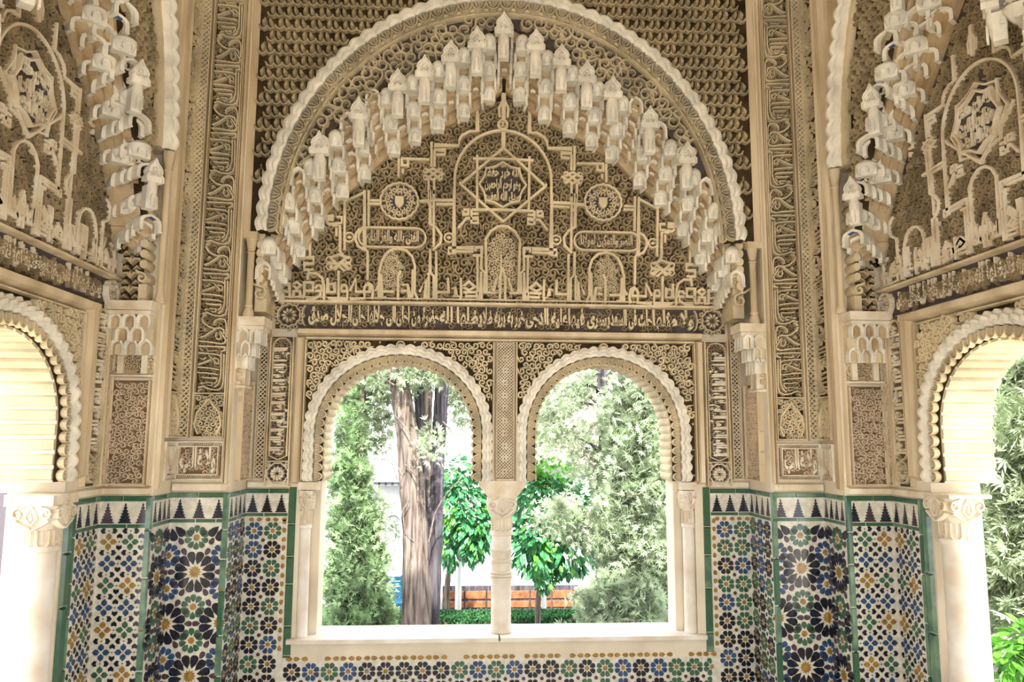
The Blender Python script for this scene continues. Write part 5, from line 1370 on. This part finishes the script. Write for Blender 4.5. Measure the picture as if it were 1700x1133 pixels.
# ================================================================== GARDEN
GZd = -1.5
mb = MB(); mb.box(-30, 30, .5, 40, GZd-.3, GZd); structure('ground_garden', mb, 'paving')
def tag(o, label, cat, group=None, kind=None):
    if label: o['label'] = label
    if cat: o['category'] = cat
    if group: o['group'] = group
    if kind: o['kind'] = kind
    return o
def lobj(name, mb, m, parent=None, off=(0, 0, 0), sm=False):
    me = mb.mesh(name, off); me.materials.append(M[m])
    if sm: smooth(me)
    o = bpy.data.objects.new(name, me); COL.objects.link(o); o.parent = parent; return o
def tube(mb, P, R, seg=10, wob=0, rg=None, flute=0):
    P = np.asarray(P, float); n = len(P); R = np.full(n, R) if np.isscalar(R) else np.asarray(R, float); V = []
    for i in range(n):
        t = P[min(i+1, n-1)]-P[max(i-1, 0)]; t /= np.linalg.norm(t); a = np.cross(t, [0, 1, .01]); a /= np.linalg.norm(a); b = np.cross(t, a)
        for k in range(seg):
            q = 2*PI*k/seg; r = R[i]*(1+(rg.uniform(-wob, wob) if rg else 0)+flute*math.sin(5*q+i*.3)); V.append(P[i]+r*(math.cos(q)*a+math.sin(q)*b))
    F = [(i*seg+k, i*seg+(k+1) % seg, (i+1)*seg+(k+1) % seg, (i+1)*seg+k) for i in range(n-1) for k in range(seg)]
    mb.add(V, F)
def W(u, v, Y): x, z = on(u, v, Y); return (x, Y, z)
def px(Y): return (Y-CAM[1])/FPX
def interp_path(P, n=14):
    P = np.array(P, float); t = np.linspace(0, len(P)-1, n); return np.c_[[np.interp(t, range(len(P)), P[:, k]) for k in range(3)]].T
def fan(mb, p, d, size, rg, blades=4, wdt=.28):
    """a little spray: narrow folded blades fanning out from p along d"""
    d = d/np.linalg.norm(d); a = np.cross(d, [rg.uniform(-1, 1), rg.uniform(-1, 1), rg.uniform(-1, 1)]); l = np.linalg.norm(a)
    if l < 1e-3: return
    a /= l; V = []; F = []
    for i in range(blades):
        q = (i-(blades-1)/2)*.5; t = d*math.cos(q)+a*math.sin(q); s_ = np.cross(t, np.cross(d, a)); L = size*rg.uniform(.7, 1.1)
        b = len(V); V += [p, p+t*L*.55+s_*L*wdt*.5, p+t*L, p+t*L*.55-s_*L*wdt*.5]; F += [(b, b+1, b+2, b+3)]
    mb.add(V, F)
def foliage(mb, blobs, dens, size, rg, droop=0.0, blades=4, wdt=.28):
    for (u, v, ru, rv, Y, rd) in blobs:
        c = np.array(W(u, v, Y)); R = np.array([ru*px(Y), rd, rv*px(Y)])
        n = int(dens*(ru*rv)/100)
        # clumps
        nc = max(3, n//26)
        for _ in range(nc):
            while True:
                q = np.array([rg.gauss(0, 1) for _ in range(3)]); q /= np.linalg.norm(q)
                r = rg.uniform(.35, 1)**.6
                break
            cc = c+q*R*r; cl = size*rg.uniform(1.0, 2.4)
            for _ in range(26):
                e = np.array([rg.gauss(0, 1) for _ in range(3)]); p = cc+e*cl*.5
                dd = e+q*.8+np.array([0, 0, -droop if droop else .3]); fan(mb, p, dd, size*rg.uniform(.7, 1.2), rg, blades, wdt)
def leaves(T_root, off, blobs, n, size, rg, m='leaf'):
    """broad pointed leaves, the 300 nearest the viewer as single parts"""
    V0 = [(0, 0, 0), (.3, .2, .02), (.65, .22, -.02), (1, 0, -.12), (.65, -.22, -.02), (.3, -.2, .02), (.5, 0, -.05)]
    mb = MB(); mb.add([tuple(np.array(v)*size) for v in V0], [(0, 6, 1), (1, 6, 2), (2, 6, 3), (3, 6, 4), (4, 6, 5), (5, 6, 0)])
    me = mb.mesh('leaf'); me.materials.append(M[m]); me2 = me.copy(); me2.materials[0] = M['leafl']
    L = []; wt = [b[2]*b[3] for b in blobs]
    for _ in range(n):
        u, v, ru, rv, Y, rd = rg.choices(blobs, wt)[0]
        q = np.array([rg.gauss(0, 1) for _ in range(3)]); q /= np.linalg.norm(q); r = rg.uniform(.5, 1)**.5
        p = np.array(W(u, v, Y))+q*r*np.array([ru*px(Y), rd, rv*px(Y)])
        d = Vector(q+np.array([rg.uniform(-.5, .5), rg.uniform(-.5, .2), -.75])).normalized()
        rot = d.to_track_quat('X', 'Z').to_matrix().to_4x4() @ Matrix.Rotation(rg.uniform(-.8, .8), 4, 'X')
        L.append((p[1]-abs(q[1])*0, Matrix.Translation(Vector(p-np.array(off))) @ rot @ Matrix.Scale(rg.uniform(.75, 1.2), 4)))
    L.sort(key=lambda t: t[0])
    for k, (y, Mx) in enumerate(L[:300]):
        o = bpy.data.objects.new('leaf', me2 if rg.random() < .2 else me); COL.objects.link(o); o.parent = T_root; o.matrix_local = Mx
    mb = MB(); B = np.array([[*(np.array(v)*size), 1] for v in V0]); F = [(0, 6, 1), (1, 6, 2), (2, 6, 3), (3, 6, 4), (4, 6, 5), (5, 6, 0)]
    for y, Mx in L[300:]: mb.add((np.array(Mx) @ B.T).T[:, :3], F)
    o = lobj('leaves', mb, m, T_root); o['kind'] = 'stuff'
def tree_root(name, label, cat, x, y, group=None, z=GZd):
    r = bpy.data.objects.new(name, None); COL.objects.link(r); r.location = (x, y, z); tag(r, label, cat, group); return r
def tpart(root, name, mb, m, label=None, stuff=False, sm=False):
    if not mb.v: return
    o = lobj(name, mb, m, root, tuple(root.location), sm)
    if label: o['label'] = label
    if stuff: o['kind'] = 'stuff'
    return o
rg = random.Random(21)
def ground_at(u, Y): return (on(u, 1040, Y)[0], Y, GZd)
# slim cypress
r = tree_root('cypress_tree', 'slim yellow green cypress standing just outside the left half of the twin window', 'tree', *W(590, 1040, 4.6)[:2])
mb = MB(); tube(mb, [(r.location.x, 4.6, GZd), (r.location.x, 4.6, 2.6)], [.09, .04], 8); tpart(r, 'trunk', mb, 'bark')
mb = MB(); foliage(mb, [(582, 650, 9, 36, 4.6, .08), (580, 720, 15, 60, 4.6, .12), (583, 800, 25, 60, 4.6, .2), (589, 880, 35, 60, 4.6, .26), (592, 960, 48, 60, 4.6, .34), (598, 1040, 52, 60, 4.6, .36), (600, 1130, 55, 70, 4.6, .38)], 120, .085, rg, 0, 4, .22)
tpart(r, 'foliage', mb, 'cyp', stuff=True)
# old cypress group
r = tree_root('old_cypress', 'old grey cypress with three leaning trunks in the left half of the window', 'tree', *W(700, 1040, 4.4)[:2])
k_ = px(4.4)
for P, R, m, l in (([(694, 1150), (693, 1043), (689, 900), (684, 810), (678, 726), (666, 660), (655, 610)], [27, 24, 21, 20, 18, 17, 17], 'bark', 'broad furrowed trunk'),
                ([(712, 1150), (708, 1043), (706, 900), (704, 760), (698, 680), (692, 600)], [9, 9, 9, 9, 10, 9], 'barkd', 'dark narrow trunk'),
                ([(716, 860), (708, 760), (709, 680), (712, 600)], [5, 8, 9, 9], 'bark', 'thin trunk'),
                ([(719, 1150), (718, 1043), (721, 921), (726, 775), (730, 700), (735, 600)], [13, 12, 12, 12, 12, 12], 'barkd', 'straight grey trunk')):
    Yt = 4.4+(.25 if R[0] < 20 else 0); mb = MB(); Q = interp_path([W(u, v, Yt) for u, v in P], 40); Rr = np.interp(np.linspace(0, len(R)-1, 40), range(len(R)), R)*k_*.94
    tube(mb, Q, Rr, 26, .055, rg, .10); tpart(r, 'trunk', mb, m, l, sm=True)
tw = [[(661, 800), (650, 768), (640, 762), (615, 768)], [(668, 790), (655, 765), (632, 762)], [(745, 790), (765, 772), (790, 762), (820, 745)], [(712, 900), (722, 850), (745, 815), (775, 785), (800, 755)],
      [(680, 720), (665, 700), (655, 690), (660, 670), (672, 668)], [(690, 790), (672, 770), (665, 790)], [(655, 640), (625, 620), (600, 612)], [(740, 660), (760, 640), (775, 630)], [(680, 830), (668, 850), (672, 880), (690, 905)], [(735, 700), (752, 720), (748, 750)]]
for P in tw:
    mb = MB(); tube(mb, interp_path([W(u, v, 4.2+.02*i) for i, (u, v) in enumerate(P)], 10), np.linspace(1.3, .45, 10)*k_, 6, .1, rg)
    tpart(r, 'bare_branch', mb, 'twig', 'pale crooked bare branch')
mb = MB(); foliage(mb, [(655, 625, 50, 26, 4.6, .3), (618, 668, 26, 26, 4.8, .2), (700, 610, 60, 20, 4.2, .2), (760, 640, 26, 34, 4.9, .2), (720, 740, 14, 18, 4.1, .1), (630, 720, 24, 20, 4.9, .2), (610, 620, 30, 22, 4.7, .2), (648, 860, 12, 14, 4.8, .1), (775, 690, 18, 25, 5.2, .2)], 75, .08, rg, .1, 4, .22)
tpart(r, 'foliage', mb, 'cyp2', stuff=True)
# orange trees
r = tree_root('orange_tree', 'glossy green orange tree beyond the left half of the window beside the old cypress', 'tree', *W(742, 1040, 7.6)[:2], 'orange trees in the courtyard')
mb = MB(); Yo = 7.6; tube(mb, interp_path([(r.location.x, Yo, GZd), W(742, 980, Yo), W(750, 900, Yo)]), np.linspace(5, 4, 14)*px(Yo), 10, .05, rg); tpart(r, 'trunk', mb, 'bark', sm=True)
leaves(r, r.location, [(765, 845, 52, 62, Yo, .5), (790, 875, 34, 50, Yo-.2, .4), (752, 790, 34, 34, Yo, .4), (748, 900, 14, 40, Yo-.2, .2), (783, 900, 20, 30, Yo-.3, .2)], 1500, .16, rg)
r = tree_root('orange_tree', 'round glossy green orange tree in the right half of the window beside the column', 'tree', *W(893, 1040, 6.6)[:2], 'orange trees in the courtyard')
Yo = 6.6; mb = MB(); tube(mb, interp_path([(r.location.x, Yo, GZd), W(893, 1000, Yo), W(900, 930, Yo)]), np.linspace(5, 4, 14)*px(Yo), 10, .05, rg); tpart(r, 'trunk', mb, 'bark', sm=True)
leaves(r, r.location, [(905, 860, 62, 66, Yo, .6), (935, 905, 56, 48, Yo-.1, .5), (885, 915, 34, 40, Yo-.3, .4), (890, 820, 40, 34, Yo, .4), (905, 950, 16, 26, Yo-.3, .2), (960, 850, 30, 45, Yo, .3)], 2000, .15, rg)
mb = MB(); foliage(mb, [(905, 785, 45, 14, Yo, .3), (880, 800, 20, 15, Yo, .2)], 50, .09, rg, 0, 3, .3); tpart(r, 'young_shoots', mb, 'leafl', 'bright young shoots', stuff=True)
# drooping cypress at the right
r = tree_root('weeping_cypress', 'pale drooping cypress filling the right side of the right window half', 'tree', *W(1003, 1040, 5.4)[:2])
Yo = 5.4; mb = MB(); tube(mb, interp_path([(W(1000, 1040, Yo)[0], Yo, GZd), W(1000, 1040, Yo), W(1002, 900, Yo), W(1004, 800, Yo), W(1008, 700, Yo), W(1000, 590, Yo)], 26), np.interp(np.linspace(0, 5, 26), range(6), [14, 13, 12, 13, 14, 17])*px(Yo), 18, .04, rg, .08); tpart(r, 'trunk', mb, 'barkd', sm=True)
for P in ([(1005, 650), (980, 640), (950, 640), (925, 655)], [(1005, 680), (975, 655), (940, 660)], [(1003, 700), (985, 672), (968, 668)], [(1010, 665), (1030, 655), (1045, 640)], [(1003, 760), (985, 740), (955, 725)], [(1000, 890), (970, 850), (940, 845), (915, 860)], [(1000, 700), (1030, 690), (1050, 700)]):
    mb = MB(); tube(mb, interp_path([W(u, v, Yo-.1) for u, v in P], 10), np.linspace(4, 1.2, 10)*px(Yo), 6, .1, rg); tpart(r, 'branch', mb, 'barkd')
mb = MB(); foliage(mb, [(935, 660, 50, 24, Yo, .4), (900, 700, 28, 24, Yo, .3), (960, 625, 36, 18, Yo, .3), (910, 740, 20, 16, Yo, .2), (955, 720, 30, 20, Yo, .3), (975, 770, 26, 26, Yo, .3), (930, 860, 40, 26, Yo-.6, .2), (965, 880, 34, 30, Yo-.6, .2)], 85, .075, rg, .1, 4, .2)
tpart(r, 'foliage', mb, 'cyp2', 'thin grey green sprays', stuff=True)
mb = MB(); foliage(mb, [(1060, 640, 40, 50, Yo-.6, .4), (1075, 720, 40, 70, Yo-.7, .5), (1040, 740, 40, 60, Yo-.6, .4), (1085, 830, 34, 80, Yo-.7, .5), (1040, 830, 44, 50, Yo-.6, .4), (1055, 920, 50, 50, Yo-.7, .5), (1020, 880, 34, 40, Yo-.7, .3), (1055, 1000, 60, 45, Yo-.9, .5), (1010, 1000, 36, 40, Yo-.9, .3), (1100, 960, 25, 80, Yo-.7, .4), (1100, 650, 30, 60, Yo-.6, .4), (1030, 1080, 90, 50, Yo-.9, .5), (1025, 690, 30, 30, Yo-.6, .3)], 105, .085, rg, .35, 5, .2)
tpart(r, 'foliage', mb, 'cyp2', 'heavy drooping foliage', stuff=True)
# foliage outside the right side window
r = tree_root('cypress_tree', 'bushy grey green cypress outside the right side window', 'tree', *W(1690, 1040, .9)[:2])
r.location.x += .4; mb = MB(); tube(mb, [(r.location.x, .9, GZd), (r.location.x, .9, 4)], [.12, .06], 8); tpart(r, 'trunk', mb, 'bark')
mb = MB(); foliage(mb, [(1690, 620, 50, 70, .9, .5), (1680, 720, 46, 70, .9, .5), (1700, 820, 60, 80, .9, .5), (1675, 900, 45, 80, .9, .5), (1690, 1000, 50, 70, .9, .5), (1740, 700, 60, 120, .9, .5), (1740, 900, 60, 120, .9, .5)], 80, .1, rg, .3, 5, .2)
tpart(r, 'foliage', mb, 'cyp2', stuff=True)
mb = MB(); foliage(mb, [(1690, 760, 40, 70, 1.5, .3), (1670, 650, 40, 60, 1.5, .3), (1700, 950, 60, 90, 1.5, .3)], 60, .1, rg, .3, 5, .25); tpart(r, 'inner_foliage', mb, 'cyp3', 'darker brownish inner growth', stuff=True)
r = tree_root('leafy_bush', 'bright green leafy bush low outside the right side window', 'bush', *W(1680, 1090, .2)[:2])
leaves(r, r.location, [(1675, 1105, 45, 40, .2, .3), (1720, 1090, 40, 50, .2, .3)], 420, .12, rg, 'leafl')
# hedge
Yh = 7.0; zt_ = on(800, 1026, Yh)[1]; x0, x1 = on(610, 1030, Yh)[0], on(1110, 1030, Yh)[0]
r = tree_root('box_hedge', 'low clipped box hedge running under the trees behind the sill', 'hedge', (x0+x1)/2, Yh)
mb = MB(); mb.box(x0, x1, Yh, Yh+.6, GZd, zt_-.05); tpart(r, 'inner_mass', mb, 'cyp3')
mb = MB()
for _ in range(4200):
    p = np.array([rg.uniform(x0, x1), rg.choice([Yh, Yh+rg.uniform(0, .6)]), 0]); p[2] = rg.uniform(GZd+.1, zt_) if p[1] == Yh else zt_-.04
    fan(mb, p, np.array([rg.uniform(-.6, .6), -.5, .8]), .07, rg, 3, .5)
tpart(r, 'foliage', mb, 'box', stuff=True)
# courtyard wall, skirting, posts, bench
Yw = 9.6; xl, xr = on(480, 900, Yw)[0], on(1250, 900, Yw)[0]
mb = MB(); mb.box(xl, xr, Yw, Yw+.4, GZd, on(700, 640, Yw)[1]); structure('wall_courtyard', mb, 'limew')
xb = on(862, 700, Yw+.2)[0]
T = Thing('brick_wall', 'pale brick upper wall behind the trees in the right half of the window', 'wall', frame((0, Yw-.35, 0), (1, 0, 0), (0, -1, 0)), ((xb+xr)/2, on(900, 775, Yw)[1], 0))
mb = MB(); z0_ = on(900, 778, Yw)[1]; z1_ = z0_+4.2; mb.box(xb, xr, z0_, z1_, -.3, 0); T.part('mortar_bed', mb, 'limew')
bk = MB(); bk.bar(-.29, .29, -.06, .06, 0, .03, .1); bm = bk.mesh('brick'); bm.materials.append(M['brickw']); j = 0; z = z0_+.08; n = 0
xr2 = on(1000, 700, Yw)[0]
while z < z1_ and n < 300:
    x = xb+.3+(j % 2)*.3
    while x < xr2 and n < 300: T.inst('brick', bm, (x, z, 0)); x += .62; n += 1
    z += .155; j += 1
zs1 = on(900, 972, Yw)[1]; xs0, xs1 = on(735, 980, Yw)[0], on(1010, 980, Yw)[0]
T = Thing('tiled_skirting', 'terracotta tiled skirting with dark bands at the foot of the courtyard wall', 'skirting', frame((0, Yw-.02, 0), (1, 0, 0), (0, -1, 0)), ((xs0+xs1)/2, GZd, 0))
h = zs1-GZd; mb = MB(); mb.box(xs0, xs1, GZd, zs1, -.02, .02); T.part('bed', mb, 'barkd', 'dark bands')
tb = MB(); tb.bar(-.19, .19, -h*.17, h*.17, 0, .02, .05); tm = tb.mesh('terracotta_tile'); tm.materials.append(M['terr']); x = xs0+.2
while x < xs1: T.inst('terracotta_tile', tm, (x, GZd+h*.62, .02)); T.inst('terracotta_tile', tm, (x, GZd+h*.22, .02), 0, (1, .8, 1)); x += .4
for u0, u1, v0, v1, Yp, l in ((757, 767, 905, 1032, 8.0, 'white post in front of the courtyard wall beside the first orange tree'), (899, 907, 960, 1040, 7.6, 'thin white post under the round orange tree')):
    xc, zt2 = on((u0+u1)/2, v0, Yp); r_p = (u1-u0)/2*px(Yp)
    T = Thing('white_post', l, 'post', frame((0, Yp, 0), (1, 0, 0), (0, -1, 0)), (xc, GZd, 0), 'white posts in the courtyard')
    mb = MB(); mb.lathe([(r_p*1.3, GZd), (r_p*1.3, GZd+.1), (r_p, GZd+.14), (r_p, zt2-.1), (r_p*1.25, zt2-.06), (r_p*1.25, zt2)], (xc, 0), 14); T.part('shaft', mb, 'limew', sm=True)
# grey arched doorway on the wall left of the trunks
T = Thing('arched_doorway', 'grey blue arched doorway in the white wall left of the old cypress', 'doorway', frame((0, Yw, 0), (1, 0, 0), (0, -1, 0)), (on(652, 900, Yw)[0], GZd, 0))
x0, x1 = on(636, 900, Yw)[0], on(668, 900, Yw)[0]; zz0 = on(650, 960, Yw)[1]; zz1 = on(650, 870, Yw)[1]
mb = MB(); mb.plate([(x0, GZd), (x1, GZd), (x1, zz1)]+[((x0+x1)/2+(x1-x0)/2*math.cos(a), zz1+(x1-x0)*.55*math.sin(a)) for a in np.linspace(.1, PI-.1, 8)]+[(x0, zz1)], 0, .03); T.part('leaf', mb, 'shadeg')
mb = MB(); mb.ribbon([(x0, GZd), (x0, zz1)]+[((x0+x1)/2-(x1-x0)/2*math.cos(a), zz1+(x1-x0)*.55*math.sin(a)) for a in np.linspace(.1, PI-.1, 8)]+[(x1, zz1), (x1, GZd)], .09, 0, .06); T.part('frame', mb, 'limew')
# eave
T = Thing('roof_eave', 'thin grey eave line on the white wall above the doorway', 'eave', frame((0, Yw, 0), (1, 0, 0), (0, -1, 0)), (on(640, 796, Yw)[0], on(640, 800, Yw)[1], 0))
mb = MB(); a0, za0 = on(615, 799, Yw); a1, za1 = on(745, 792, Yw); mb.box(a0, a1, za0-.0, za0+.08, 0, .4); T.part('board', mb, 'shadeg')
mb = MB()
for i in range(12): mb.box(a0+.1+i*(a1-a0)/12, a0+.18+i*(a1-a0)/12, za0-.06, za0, 0, .36)
T.part('rafters', mb, 'shadeg')
# bench
Yb = 9.0; x0, x1 = on(640, 970, Yb)[0], on(668, 970, Yb)[0]; zb = GZd
T = Thing('garden_bench', 'dark blue slatted garden bench behind the foot of the slim cypress', 'bench', frame((0, Yb, 0), (1, 0, 0), (0, -1, 0)), ((x0+x1)/2, zb, 0)); x0 -= .5
for i in range(3): mb = MB(); mb.box(x0, x1, zb+.25, zb+.28, -.25+i*.15, -.13+i*.15); T.part('seat_slat', mb, 'benchb')
for i in range(4): mb = MB(); mb.box(x0, x1, zb+.30+i*.09, zb+.37+i*.09, -.32, -.29); T.part('back_slat', mb, 'benchb')
for xx in (x0+.03, x1-.03):
    for dd in (-.3, .12): mb = MB(); mb.box(xx-.03, xx+.03, zb, zb+(.66 if dd < 0 else .25), dd-.03, dd+.03); T.part('leg', mb, 'benchb')
